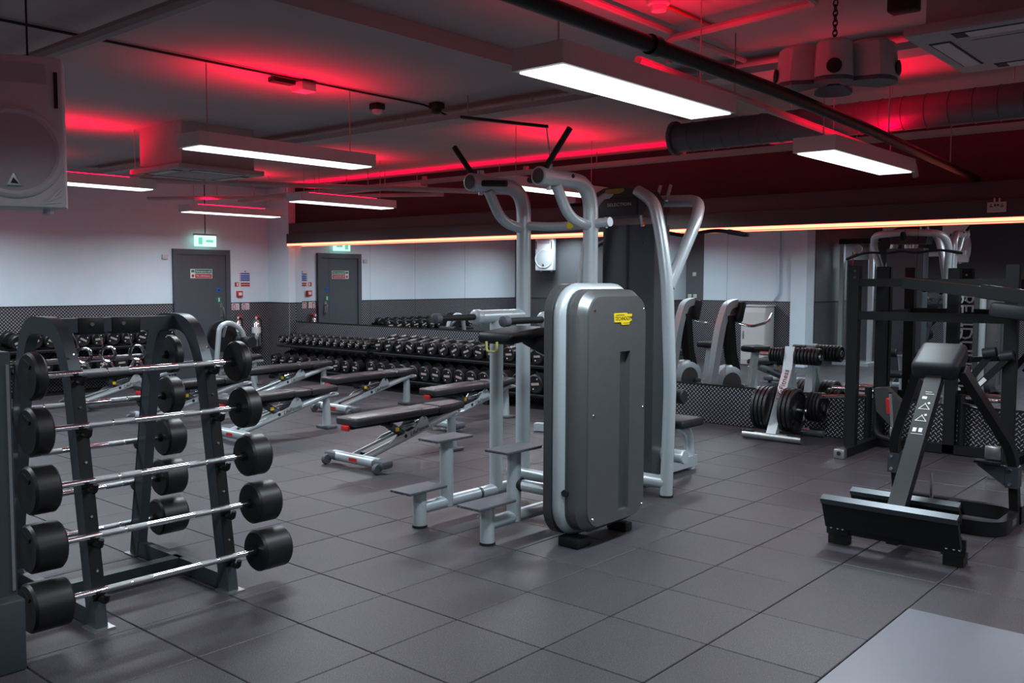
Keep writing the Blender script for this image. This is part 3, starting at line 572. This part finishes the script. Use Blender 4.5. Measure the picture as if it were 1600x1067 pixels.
MB().b(-3.965, -3.95, 5.924, 5.935, .1, 2.02).build('tower_seam', BLACK, t); MB().lathe((-3.83, 5.96, 1.88), (.3, -1, 0), [(0, .01), (.004, .008)], 10).build('tower_screw', CHROME, t)
hd = MB().prism([(x, 5.84, z) for x, z in ((-4.2, 2.08), (-3.76, 2.08), (-3.74, 2.2), (-3.8, 2.275), (-3.98, 2.31), (-4.12, 2.295), (-4.24, 2.24), (-4.22, 2.15))], (0, .26, 0)).build('head_cover', mat('head_cover_black', (.022, .023, .026), .4), t)
MB().rbox((-4.0, 5.838, 2.15), (.38, .02, .13), .008).build('head_panel', mat('head_charcoal', (.025, .028, .034), .45), t)
text('head_lettering', 'SELECTION', .034, SILV, t, (-3.965, 5.826, 2.165), (1, 0, 0), (0, 0, 1), .0008, sx=1.25)
MB().prism([(x, 5.836, z) for x, z in ((-4.10, 2.262), (-4.09, 2.285), (-3.93, 2.287), (-3.92, 2.268), (-3.96, 2.25), (-4.06, 2.248))], (0, -.006, 0)).build('head_badge', mat('dull_gold', (.30, .24, .03), .5), t)
for x in (-4.12, -3.80): MB().bar((x, 5.9, 2.0), (x, 5.87, 2.12), .02, .02).build('cable_guide', CHROME, t)
for x in (-3.81, -3.72): MB().cyl((x, 6.1, 2.2), (x, 6.16, 2.32), .014, 8).build('pulley_bolt', CHROME, t)
MB().lathe((XC-.02, 6.42, 2.17), (1, 0, 0), [(0, .05), (.01, .055), (.02, .045), (.03, .055), (.04, .05)], 20).build('pulley', BLKS, t)
MB().cyl((XC, 6.46, 2.17), (XC, 6.46, 2.0), .004, 6).build('cable', BLKS, t)
lb = MB().tube(fillet([(XC-.70, 6.46, 1.88), (XC-.45, 6.46, 1.97), (XC-.15, 6.46, 1.95), (XC, 6.46, 1.985), (XC+.15, 6.46, 1.95), (XC+.45, 6.46, 1.99), (XC+.72, 6.46, 1.94)], .1), .015, 10).build('lat_bar', BLKS, t)
for sx in (-1, 1): MB().cyl((XC+sx*.55, 6.46, 1.945 if sx < 0 else 1.972), (XC+sx*.69, 6.46, 1.886 if sx < 0 else 1.946), .02, 10).build('bar_grip', RUB, lb)
MB().bar((XC, 5.9, .07), (XC, 6.95, .07), .09, .09).build('spine_tube', SILV, t)
MB().tube(fillet([(XC, 6.25, .1), (XC, 6.3, .5), (XC, 6.38, .66)], .1), .04, 12).build('roller_post', SILV, t)
MB().cyl((XC-.22, 6.38, .68), (XC+.22, 6.38, .68), .012, 8).build('roller_axle', CHROME, t)
for sx in (-1, 1): MB().lathe((XC+sx*.04, 6.38, .68), (sx, 0, 0), [(0, .05), (.01, .058), (.19, .058), (.2, .05)], 18).build('thigh_roller', UPH, t)
MB().rbox((XC, 6.66, .43), (.34, .36, .07), .025, None, 3).build('seat', UPH, t)
MB().tube(fillet([(XC, 6.66, .40), (XC, 6.86, .33), (XC, 6.9, .1), (XC, 6.9, 0)], .12), .045, 12).build('seat_leg', SILV, t)
# ================================================================ chest-supported row machine
t = thing('row_machine', 'black chest-supported row stand with slanted pad and angled foot plates', 'gym machine', (-1.79, 6.1, 0))
R0, R1, RC = -2.15, -1.42, -1.79
MB().bar((RC, 5.47, .14), (RC, 6.22, .98), .10, .07).build('spine', BLKS, t)
rl = Matrix.Rotation(-.38, 3, 'X')
MB().box((RC+.02, 5.375, .215), (.76, .03, .19), Matrix.Rotation(.42, 3, 'X')).build('front_foot_plate', BLKS, t)
MB().box((RC+.02, 5.335, .303), (.76, .05, .035), Matrix.Rotation(.42, 3, 'X')).build('plate_lip', RACK, t)
MB().box((RC-.03, 5.80, .22), (.64, .03, .11), Matrix.Rotation(.42, 3, 'X')).build('rear_foot_plate', BLKS, t)
MB().box((RC-.03, 5.78, .275), (.64, .05, .03), Matrix.Rotation(.42, 3, 'X')).build('plate_lip', RACK, t)
MB().bar((R0+.02, 5.52, .115), (R1, 5.52, .115), .04, .10).build('front_beam', BLKS, t)
for x in (R0+.04, R1-.03):
    ft = MB().b(x-.055, x+.055, 5.485, 5.575, .0, .07).build('front_foot', BLKS, t); MB().b(x-.065, x+.065, 5.482, 5.50, .06, .16).build('foot_bracket', BLKS, t)
    for q in (-.035, .005, .035): MB().lathe((x+q, 5.482, .10), (0, -1, 0), [(0, .01), (.006, .007)], 10).build('bolt', CHROME, ft)
MB().tube(fillet([(RC, 6.0, .05), (RC, 6.28, .05), (R1+.02, 6.28, .05), (R1+.02, 6.80, .05), (R0-.02, 6.80, .05), (R0-.02, 6.28, .05), (RC-.01, 6.28, .05)], .14, 6), 0, w=(.055, .09)).build('base_loop', BLKS, t)
MB().bar((RC, 5.5, .09), (RC, 6.8, .06), .07, .07).build('base_spine', BLKS, t)
MB().b(R1-.01, R1+.05, 6.74, 6.86, 0, .12).build('heel_block', BLKS, t)
MB().b(R1+.047, R1+.0495, 6.5, 6.6, .035, .075).build('maker_badge', SILVD, t)
for x, xt in ((R0-.01, RC-.11), (R1+.01, RC+.15)):
    MB().tube(fillet([(x, 6.74, .08), (x, 6.62, .50), (xt, 6.25, 1.04)], .12, 5), 0, w=(.055, .075)).build('rear_leg', BLKS, t)
    pl = MB().box((x, 6.655, .33), (.075, .11, .14)).build('gusset', RACK, t)
    for q in (-.045, .045): MB().lathe((x-.01, 6.598, .33+q), (0, -1, 0), [(0, .014), (.008, .01)], 10).build('bolt', CHROME, pl)
br = MB().prism([(R1-.03, 6.60, .40), (R1-.20, 6.60, .42), (R1-.20, 6.60, .39), (R1-.03, 6.60, .27)], (0, .02, 0)).build('bar_catch', RACK, t)
MB().b(R1-.2, R1-.04, 6.52, 6.62, .415, .43).build('catch_tray', BLKS, br); MB().rbox((R1-.1, 6.60, .48), (.1, .05, .09), .01).build('catch_guard', STEEL, br)
MB().cyl((RC+.08, 5.95, .26), (RC+.08, 5.95, .42), .01, 8).build('pop_pin', CHROME, t)
pd = MB().rbox((RC, 6.31, 1.085), (.285, .29, .13), .04, Matrix.Rotation(.50, 3, 'X'), 4).build('chest_pad', UPH, t)
RS = Matrix((V((1, 0, 0)), V((0, .666, .746)), V((0, -.746, .666)))).transposed()
def onspine(s_, dx, h=.036): return V((RC+dx, 5.47, .14))+V((0, .666, .746))*s_+V((0, -.746, .666))*h
def mark(name, items):
    dec = MB()
    for s_, dx, a, b2, ro in items: dec.box(onspine(s_, dx), (a, b2, .002), RS @ Matrix.Rotation(ro, 3, 'Z'))
    o = dec.build(name, SIGNW, t); o['kind'] = 'stuff'
mark('instruction_print', [(.99, .0, .04, .004, 0), (.975, .01, .05, .004, 0), (.945, -.015, .028, .02, 0)] + [q for k in (.88, .79) for q in ((k, -.015, .06, .004, .9), (k, .015, .06, .004, -.9), (k-.022, .0, .06, .004, 0), (k+.025, .02, .014, .014, .4))] + [(.70, -.02, .022, .03, 0), (.70, .015, .022, .03, 0), (.67, 0, .07, .003, 0)])
# ================================================================ pendulum squat machine
t = thing('squat_machine', 'large black pendulum squat machine standing against the mirror', 'gym machine', (-2.5, 8.7, 0))
for (x, y, h_) in ((-3.17, 8.5, 1.74), (-1.86, 8.5, 1.74), (-2.47, 9.08, 1.72)): MB().b(x-.05, x+.05, y-.04, y+.04, .0, h_).build('upright', BLKS, t)
for x in (-3.14, -1.87):
    MB().bar((x, 8.2, .045), (x, 9.1, .045), .07, .08).build('base_rail', BLKS, t)
    ft = MB().rbox((x, 8.18, .045), (.10, .07, .09), .012).build('foot_cap', STEEL, t); MB().lathe((x, 8.146, .05), (0, -1, 0), [(0, .02), (.002, .02)], 12).build('foot_hole', BLACK, ft)
MB().bar((-3.17, 9.08, .05), (-1.2, 9.08, .05), .08, .08).build('rear_base_rail', BLKS, t)
MB().bar((-3.17, 8.5, 1.585), (-1.86, 8.5, 1.585), .06, .07).build('top_beam', BLKS, t); MB().bar((-3.17, 8.5, 1.285), (-1.86, 8.5, 1.285), .06, .075).build('middle_beam', BLKS, t)
for y in (1.62, 1.32): MB().bar((-3.17, 8.5, y-.04), (-3.17, 9.24, y-.04), .05, .06).build('side_beam', BLKS, t)
MB().b(-3.22, -3.12, 9.2, 9.27, .0, 1.74).build('upright', BLKS, t)
for z in (1.68, 1.62):
    MB().lathe((-3.16, 8.459, z+.01), (0, -1, 0), [(0, .016), (.01, .011)], 10).build('bolt', CHROME, t)
MB().bar((-2.62, 8.16, 1.585), (-1.35, 8.02, 1.44), .07, .09).build('pendulum_arm', BLKS, t); MB().bar((-2.0, 8.11, 1.52), (-1.2, 8.0, 1.42), .085, .11).build('arm_sleeve', BLKS, t)
MB().bar((-2.60, 8.16, 1.59), (-2.62, 9.05, 1.59), .06, .07).build('pivot_beam', BLKS, t)
MB().rbox((-1.72, 8.06, 1.36), (.4, .14, .12), .03, Matrix.Rotation(.1, 3, 'Y')).build('shoulder_pad', UPH, t)
MB().tube(fillet([(-2.55, 8.45, 1.52), (-2.40, 8.35, 1.55), (-2.36, 8.3, 1.5)], .03), .018, 8).build('handle', BLKS, t)
text('post_lettering', 'PENDULUM', .19, SIGNW, t, (-2.47, 9.122, 1.03), (0, 0, -1), (1, 0, 0), .001, sx=.9)
for z in (1.66, 1.42): MB().lathe((-2.47, 9.12, z), (0, 1, 0), [(0, .014), (.008, .01)], 10).build('bolt', CHROME, t)
for x in (-3.24, -2.38):
    MB().cyl((x, 9.13, 0), (x, 9.13, .56), .035, 14).build('peg_post', BLKS, t)
    for sx, z, dy in ((-1, .535, .0), (-1, .47, -.28)): MB().cyl((x, 9.13, z), (x+(-.36 if x < -3 else .3), 9.13+dy, z-.01), .02, 12).build('weight_peg', CHROME, t)
MB().prism([(-3.073, 8.80, .59), (-2.963, 8.80, .604), (-2.84, 8.84, .48), (-2.86, 8.92, .20), (-2.90, 8.92, .18), (-3.06, 8.84, .37)], (.02, .03, .01)).build('foot_platform', SHELL, t)
MB().tube(fillet([(-3.1, 8.95, .5), (-3.1, 8.95, .12), (-2.8, 8.8, .1)], .1), .03, 10).build('platform_support', BLKS, t)
MB().lathe((-2.72, 8.3, .22), (0, -.25, 1), [(0, .03), (.1, .03), (.1, .018), (.42, .018)], 12).build('damper', CHROME, t)
MB().lathe((-2.74, 8.25, .45), (0, -.25, 1), [(0, .026), (.13, .026)], 12).build('grip_sleeve', REDB, t)
MB().bar((-2.17, 8.45, .745), (-2.0, 8.45, .985), .05, .05, (0, 1, 0)).build('pad_arm', BLKS, t); MB().lathe((-2.20, 8.42, .855), (1, 0, 0), [(0, .025), (.04, .025), (.05, .015)], 12).build('release_knob', REDB, t)
ad = MB().bar((-2.09, 8.43, .713), (-1.87, 8.43, .96), .05, .055, (0, 1, 0)).build('seat_adjuster', BLKS, t); MB().box((-2.05, 8.398, .755), (.09, .004, .035), Matrix.Rotation(-.85, 3, 'Y')).build('adjuster_label', SIGNW, ad)
for x, z in ((-2.0, .985), (-1.87, .965)): MB().cyl((x-.05, 8.43, z+.01), (x+.05, 8.43, z+.03), .045, 14).build('back_roller', UPH, t)
MB().bar((-2.47, 9.05, .85), (-2.17, 8.45, .85), .05, .05).build('seat_arm', BLKS, t)
# ================================================================ plate tree and plates
t = thing('plate_tree', 'silver weight plate tree with slanted column against the mirror wall', 'rack', (-4.0, 8.9, 0))
for y in (8.62, 9.16):
    MB().cyl((-4.31, y, .045), (-3.69, y, .045), .04, 18).build('base_bar', STEEL, t)
    for x in (-4.26, -3.76): MB().b(x-.07, x+.07, y-.03, y+.03, .075, .09).build('rubber_pad', BLACK, t)
MB().tube([(-4.0, 8.62, .06), (-4.0, 8.965, .66), (-4.0, 9.03, .92)], 0, w=(.10, .075)).build('column', SILV, t)
MB().bar((-4.0, 9.16, .06), (-4.0, 9.02, .66), .09, .07).build('rear_leg', SILV, t)
cd_ = V((0, .4985, .8669)); cn = V((0, -.8669, .4985))
fpn = MB().box(V((-4.0, 8.885, .52))+cn*.041, (.096, .36, .004), Matrix((V((1, 0, 0)), cd_, cn)).transposed()).build('name_plate', PINK, t)
text('name_lettering', 'LifeFitness', .082, BLACK, fpn, V((-4.0, 8.885, .52))+cn*.045, cd_, (-1, 0, 0), .001, shear=.2)
for z, y, l_ in ((.84, 9.01, .33), (.31, 8.80, .28), (.33, 9.06, .28)):
    for sx in (-1, 1): MB().cyl((-4.0, y, z), (-4.0+sx*l_, y, z), .022, 14).build('horn', CHROME, t)
def plate_mesh(r, th):
    m = MB().lathe((0, 0, 0), (1, 0, 0), [(0, .028), (0, r-.012), (.008, r), (th-.008, r), (th, r-.012), (th, r*.84), (th*.6, r*.80), (th*.6, r*.42), (th, r*.36), (th, .028)], 32)
    return m
PL = {}
def plate(r, th, x, y, z, sx, label, group):
    o = thing('weight_plate', label, 'weight plate', (x, y, z), 0 if sx > 0 else PI, group)
    if (r, th) not in PL:
        a = plate_mesh(r, th).build('plate_body', RUB, o, False); k = MB()
        for q in range(5): aa = q*2*PI/5+.3; k.box((th*.62, r*.61*math.cos(aa), r*.61*math.sin(aa)), (th*.5, r*.16, r*.16), Matrix.Rotation(aa, 3, 'X'))
        b2 = k.build('grip_spokes', BLKS, o, False); c = MB().lathe((th*.9, 0, 0), (1, 0, 0), [(0, .034), (.004, .033)], 16).build('hub_ring', STEEL, o, False); PL[(r, th)] = (a, b2, c)
    else:
        for q in PL[(r, th)]: n = q.copy(); COL.objects.link(n); n.parent = o
x = -3.94
for k in range(7): plate(.088, .036, x, 9.01, .834, 1, ORDN[k]+' small plate from the column in the longer row on top of the plate tree', 'small plates on the right top horn'); x += .037
x = -4.06
for k in range(5): plate(.078, .03, x, 9.01, .834, -1, ORDN[k]+' small plate from the column in the shorter row on top of the plate tree', 'small plates on the left top horn'); x -= .031
x = -4.06
for k in range(4): plate(.225, .042, x, 8.80, .304, -1, ORDN[k]+' large plate from the column in the row of four beside the bikes', 'large plates left of the column'); x -= .043
x = -3.945
for k in range(3): plate(.222, .045, x, 8.80, .304, 1, ORDN[k]+' large plate from the column in the row of three beside the squat machine', 'large plates right of the column'); x += .046
x = -3.80
for k in range(4): plate(.15, .036, x, 9.06, .324, 1, ORDN[k]+' medium plate from the column on the rear lower horn of the plate tree', 'medium plates on the rear horn'); x += .037
# ================================================================ benches
def bench():
    t = thing('adjustable_bench', 'x', 'bench', (0, 0, 0), 0, 'adjustable benches in rows')
    L = lambda m, n, mt, p=None, sm=35: m.build(n, mt, p if p is not None else t, False, sm)
    ft = L(MB().cyl((-.30, -.57, .075), (.30, -.57, .075), .045, 16), 'front_foot', SILV)
    for sx in (-1, 1):
        L(MB().rbox((sx*.31, -.56, .075), (.16, .13, .075), .03), 'foot_cap', PLG); w_ = L(MB().lathe((sx*.33-.02, -.635, .045), (1, 0, 0), [(0, .04), (.01, .045), (.03, .045), (.04, .04)], 16), 'wheel', PLG)
        L(MB().tube(fillet([(sx*.07, -.55, .09), (sx*.07, .40, .335), (sx*.05, .56, .37)], .15), .032, 12), 'rail', SILV)
        pl_ = L(MB().prism([(sx*.095-.004, y, z) for y, z in ((-.32, .16), (-.22, .225), (-.08, .255), (.02, .29), (.08, .37), (.12, .385), (.16, .36), (.19, .30), (.25, .305))], (.008, 0, 0)), 'side_plate', SILV)
        L(MB().lathe((sx*.1, .12, .365), (sx, 0, 0), [(0, .016), (.012, .014)], 12), 'pivot_bolt', CHROME, pl_)
        text('lettering', 'LifeFitness', .055, BLACK, pl_, (sx*.1055, .06, .262), (0, sx*.97, sx*.25*sx*sx if sx > 0 else -.25), (0, -.25 if sx > 0 else -.25*-1*-1, .97), .0006, False, shear=.2)
        L(MB().lathe((sx*.10, -.10, .225), (sx, 0, 0), [(0, .017), (.002, .017)], 14), 'emblem', BLACK, pl_)
    L(MB().text_ if False else MB().b(-.05, .05, -.618, -.612, .06, .09), 'maker_tag', REDB)
    L(MB().cyl((0, .57, .0), (0, .57, .37), .05, 16, .036), 'rear_post', SILV); L(MB().rbox((0, .57, .015), (.20, .14, .03), .01), 'rear_foot', PLG)
    L(MB().tube(fillet([(-.05, .58, .35), (-.06, .70, .36), (.06, .70, .36), (.05, .58, .35)], .05), .012, 8), 'lift_handle', SILV)
    tf_ = Matrix.Rotation(.02, 3, 'X')
    bp = L(MB().rbox((0, -.31, .415), (.27, .76, .07), .022, tf_, 3), 'back_pad', UPHB); L(MB().rbox((0, .18, .42), (.26, .215, .065), .02, tf_, 3), 'middle_pad', UPHB)
    P = [(-.13, .295), (.13, .295), (.13, .45), (.085, .66), (-.085, .66), (-.13, .45)]
    rings = [[(x*s_, .47+(y-.47)*s_, z+.02*(y-.3)) for x, y in P] for s_, z in ((.93, .385), (1, .40), (1, .435), (.9, .455))]
    L(loft(MB(), rings), 'seat_pad', UPHB)
    L(MB().bar((0, -.66, .36), (0, .12, .365), .09, .035), 'pad_frame', BLKS)
    L(MB().rbox((0, -.69, .355), (.09, .03, .045), .008), 'end_cap', REDB)
    L(MB().bar((0, .15, .36), (0, .58, .37), .08, .03), 'seat_frame', BLKS)
    st = L(MB().cyl((0, -.22, .33), (0, -.05, .23), .034, 14), 'adjuster_strut', PLG); L(MB().b(.034, .037, -.16, -.12, .265, .30), 'warning_label', YEL, st)
    L(MB().cyl((-.06, -.235, .335), (.06, -.235, .335), .022, 12), 'strut_pivot', BLKS); L(MB().tube(fillet([(.06, -.12, .31), (.1, -.06, .33), (.14, -.02, .34)], .03), .008, 8), 'release_lever', CHROME)
    L(MB().bar((0, -.5, .11), (0, .1, .255), .07, .03), 'ladder_plate', BLKS)
    return t
b0 = bench(); BP = [(-6.05, 5.58, 'bench behind the step plates of the chin machine'), (-7.95, 5.60, 'bench just behind the round ends of the barbell rack'), (-8.70, 7.46, 'bench in front of the gap between dumbbell racks'),
      (-7.02, 7.46, 'bench partly behind the chin machine uprights'), (-10.35, 7.42, 'bench in front of the corner dumbbell rack'), (-9.55, 5.58, 'bench second from the left wall, seen through the barbell rack'), (-11.35, 5.62, 'bench next to the left wall dumbbell rack'), (-12.0, 7.40, 'bench closest to the exit door')]
for k, (x, y, lb) in enumerate(BP):
    lb = 'silver and black adjustable ' + lb
    if k == 0: b0.location = (x, y, 0); b0['label'] = lb
    else: dup(b0, (x, y, 0), 0, lb)
# ================================================================ dumbbells
DB = {}
def dumbbell(kind, loc, rz, label, group):
    r, th, g = kind
    if kind not in DB:
        t = thing('dumbbell', label, 'dumbbell', loc, rz, group)
        MB().cyl((0, -g/2-.01, 0), (0, g/2+.01, 0), .016, 10).build('handle', CHROME, t, False)
        for sy in (-1, 1):
            h = MB().lathe((0, sy*g/2, 0), (0, sy, 0), [(0, .03), (.001, r*.88), (.012, r), (th-.012, r), (th, r*.86), (th-.004, r*.7), (th-.004, .01)], 18).build('head', RUB, t, False)
            MB().box((0, sy*(g/2+th-.003), 0), (r*1.0, .004, r*.26)).build('brand_strip', LOGO, h, False)
            MB().lathe((r*.35, sy*(g/2+th-.004), r*.5), (0, sy, 0), [(0, .009), (.003, .009)], 8).build('weight_mark', SIGNW, h, False); MB().lathe((-r*.35, sy*(g/2+th-.004), -r*.5), (0, sy, 0), [(0, .009), (.003, .009)], 8).build('weight_mark', SIGNW, h, False)
        DB[kind] = t; return t
    return dup(DB[kind], loc, rz, label, group)
def db_rack(label, org, rz, length, upper, lower, up_label, lo_label, zu=.57, zl=.23):
    # local: shelves along +x, front towards -y, back at y=0
    t = thing('dumbbell_rack', label, 'rack', org, rz)
    for x in (.06, length-.06):
        MB().bar((x, -.045, .03), (x, -.045, zu+.12), .06, .06, (0, 1, 0)).build('post', BLKS, t, False); MB().b(x-.04, x+.04, -.62, -.04, 0, .05).build('foot', BLKS, t, False)
        MB().prism([(x-.02, -.07, zu-.085), (x-.02, -.07, zu-.045), (x-.02, -.44, zu-.078)], (.04, 0, 0)).build('arm_gusset', BLKS, t, False)
    for z, y in ((zu, -.28), (zl, -.40)):
        sh_ = MB().b(0, length, y-.17, y-.13, z-.06, z-.03).b(0, length, y+.13, y+.17, z-.02, z+.01).build('shelf_rail', BLKS, t, False)
        MB().b(0, length, y-.18, y-.172, z-.045, z-.036).build('shelf_lip', SHELL, t, False)
        MB().prism([(0, y-.17, z-.06), (0, y+.17, z-.015), (0, y+.17, z-.025), (0, y-.17, z-.07)], (length, 0, 0)).build('shelf_tray', BLKS, t, False)
    c_, s_ = math.cos(rz), math.sin(rz)
    for kind, n, z, y, lb, jit in ((upper[0], upper[1], zu, -.28, up_label, .5), (lower[0], lower[1], zl, -.40, lo_label, .2)):
        if not n: continue
        for i in range(n):
            x = (i+.5)*length/n; rad = kind[0]
            zz = z+rad+.004; xx, yy = x, y
            d = dumbbell(kind, (org[0]+c_*xx-s_*yy, org[1]+s_*xx+c_*yy, zz), rz, ORDN[n-1-i if rz else i]+' '+lb, 'dumbbells: '+lb)
            tilt = Matrix.Rotation(random.uniform(-jit, jit), 4, 'Y')
            d.rotation_mode = 'QUATERNION'; d.rotation_quaternion = (Matrix.Rotation(rz, 4, 'Z') @ Matrix.Rotation(.13, 4, 'X') @ tilt).to_quaternion()
    return t
yR = YF-.015
db_rack('two-tier black dumbbell rack by the corner pillar', (-12.66, yR, 0), 0, 2.24, ((.066, .085, .13), 13), ((.092, .13, .13), 10), 'small black dumbbell from the corner pillar on the upper shelf of the corner rack', 'large black dumbbell from the corner pillar on the lower shelf of the corner rack')
db_rack('two-tier black dumbbell rack in the middle of the mirror wall', (-10.28, yR, 0), 0, 2.42, ((.098, .12, .13), 11), ((.105, .14, .13), 11), 'black dumbbell from the corner rack on the upper shelf of the middle rack', 'big black dumbbell from the corner rack on the lower shelf of the middle rack')
db_rack('two-tier black dumbbell rack partly behind the chin and dip machine', (-7.78, yR, 0), 0, 1.62, ((.10, .12, .13), 7), ((.12, .15, .13), 6), 'black dumbbell from the middle rack on the upper shelf behind the chin machine', 'black dumbbell from the middle rack on the lower shelf behind the chin machine')
db_rack('low black dumbbell rack along the left grey wall', (XL+.025, 4.85, 0), PI/2, 2.35, ((.10, .12, .13), 11), ((.10, .13, .13), 9), 'black dumbbell from the door on the upper shelf of the left wall rack', 'black dumbbell from the door on the lower shelf of the left wall rack', .66, .32)
# ================================================================ preacher stand seen through the barbell rack
t = thing('preacher_bench', 'silver curved preacher bench standing beside the door behind the barbell rack', 'bench', (-11.05, 6.9, 0))
MB().tube(fillet([(-11.20, 6.80, .02), (-11.20, 6.90, .95), (-11.20, 7.05, 1.0), (-11.20, 7.25, .9), (-11.20, 7.45, .03)], .15), .035, 12).build('frame', SILV, t)
MB().cyl((-11.35, 7.28, .72), (-11.00, 7.28, .72), .075, 18).build('roller', UPH, t); MB().cyl((-11.40, 7.05, .8), (-11.35, 7.05, .8), .22, 26).build('plate', RUB, t); MB().bar((-11.45, 7.45, .03), (-10.90, 7.45, .03), .06, .06).build('base', SILV, t); MB().bar((-11.45, 6.80, .03), (-10.90, 6.80, .03), .06, .06).build('base', SILV, t); MB().cyl((-11.35, 7.05, .8), (-11.20, 7.0, .95), .02, 8).build('peg', SILV, t)
# ================================================================ exercise bikes by the mirror
def bike(loc, rz, label):
    t = thing('exercise_bike', label, 'exercise bike', loc, rz); L = lambda m, n, mt: m.build(n, mt, t, False)
    L(MB().bar((-.28, -.48, .05), (.28, -.48, .05), .09, .08), 'front_foot', SILV); L(MB().bar((-.26, .5, .05), (.26, .5, .05), .09, .08), 'rear_foot', SILV)
    L(MB().bar((0, -.48, .07), (0, .5, .07), .1, .07), 'base_beam', BLKS)
    L(MB().tube(fillet([(0, -.40, .08), (0, -.22, 1.05), (0, -.12, 1.3), (0, .02, 1.33)], .15), 0, w=(.10, .09)), 'mast', SILV)
    L(MB().tube(fillet([(0, .15, .1), (0, -.05, .7), (0, -.10, 1.18)], .1), 0, w=(.12, .10)), 'inner_mast', BLKS)
    L(MB().rbox((0, .03, 1.22), (.24, .08, .26), .03, Matrix.Rotation(-.25, 3, 'X')), 'console', BLKS)
    for sx in (-1, 1):
        L(MB().tube(fillet([(sx*.08, 0, 1.08), (sx*.26, .05, 1.05), (sx*.28, .28, 1.10), (sx*.27, .36, 1.2)], .07), .017, 10), 'handlebar', CHROME); L(MB().lathe((sx*.08, .02, .32), (sx, 0, 0), [(0, .03), (.12, .03)], 12), 'crank', CHROME)
    L(MB().lathe((-.07, -.08, .34), (1, 0, 0), [(0, .2), (.02, .24), (.12, .24), (.14, .2)], 32), 'flywheel_cover', SILV)
    L(MB().lathe((-.072, -.08, .34), (1, 0, 0), [(0, .15), (.144, .15)], 32), 'flywheel_hub', SHELL)
    L(MB().bar((0, .25, .1), (0, .36, .72), .07, .07), 'seat_post', SILV); L(MB().rbox((0, .36, .76), (.24, .30, .08), .03), 'saddle', UPH)
bike((-5.28, 8.32, 0), math.radians(200), 'silver exercise bike by the mirror behind the lat pulldown machine')
bike((-6.02, 8.06, 0), math.radians(195), 'second silver exercise bike by the mirror hidden behind the chin machine')
# ================================================================ things that show only in the mirror
t = thing('cable_tower', 'tall silver cable pulley tower with red light strip seen in the mirror', 'gym machine', (-6.55, .95, 0))
for dx in (-.28, .28): MB().b(-6.55+dx-.04, -6.55+dx+.04, .90, .98, 0, 2.35).build('tower_post', SILV, t)
MB().b(-6.75, -6.35, .75, .9, .15, 2.0).build('weight_cover', PLG, t); MB().b(-6.62, -6.60, .985, 1.0, 1.0, 2.15).build('red_strip', REDB, t); MB().b(-6.88, -6.2, .7, 1.2, 0, .06).build('base', SILV, t)
MB().b(-6.88, -6.2, .88, 1.0, 2.3, 2.4).build('top_beam', BLKS, t); MB().lathe((-6.5, 1.02, 2.2), (0, 1, 0), [(0, .08), (.02, .08)], 18).build('pulley', WHT, t); MB().cyl((-6.2, 1.0, 2.3), (-6.0, 1.35, 2.35), .03, 10).build('chin_bar', BLKS, t)
t = thing('white_cabinet', 'pale square cabinet under the pipe seen in the mirror', 'cabinet', (-7.9, 2.3, 0)); MB().rbox((-7.9, 2.29, .56), (.5, .38, 1.1), .02).build('body', WHT, t); MB().b(-8.13, -7.67, 2.48, 2.486, .1, 1.0).build('door', WHT, t); MB().b(-8.1, -8.08, 2.486, 2.50, .5, .65).build('handle', STEEL, t); MB().rbox((-7.9, 2.29, 1.125), (.54, .42, .03), .008).build('top', WHT, t)
conduit('drop_pipe', [(-7.6, 2.08, 3.05), (-7.6, 2.08, 1.35), (-7.7, 2.08, 1.22)], .025, WALLG, 'pale drop pipe on the rear grey wall seen in the mirror', .05)
for x, y, z, q in ((-9.4, 2.05, 1.72, 'topmost white switch plate alone on the charcoal pier'), (-9.5, 2.05, 1.28, 'white switch plate of the lower pair nearer the pale return wall'), (-9.38, 2.05, 1.28, 'white switch plate of the lower pair nearer the drop pipe')): tag(MB().rbox((x, y, z), (.08, .02, .08), .004).build('wall_switch', WHT), q, 'switch', 'switches on the charcoal pier')
# ================================================================ grey platform panel
t = thing('floor_platform', 'smooth pale grey floor platform let into the rubber tiles', 'platform', (-.65, 3.6, 0)); MB().rbox((-.64, 3.575, .005), (1.54, 2.06, .010), .003, None, 1).build('panel', MATG, t)
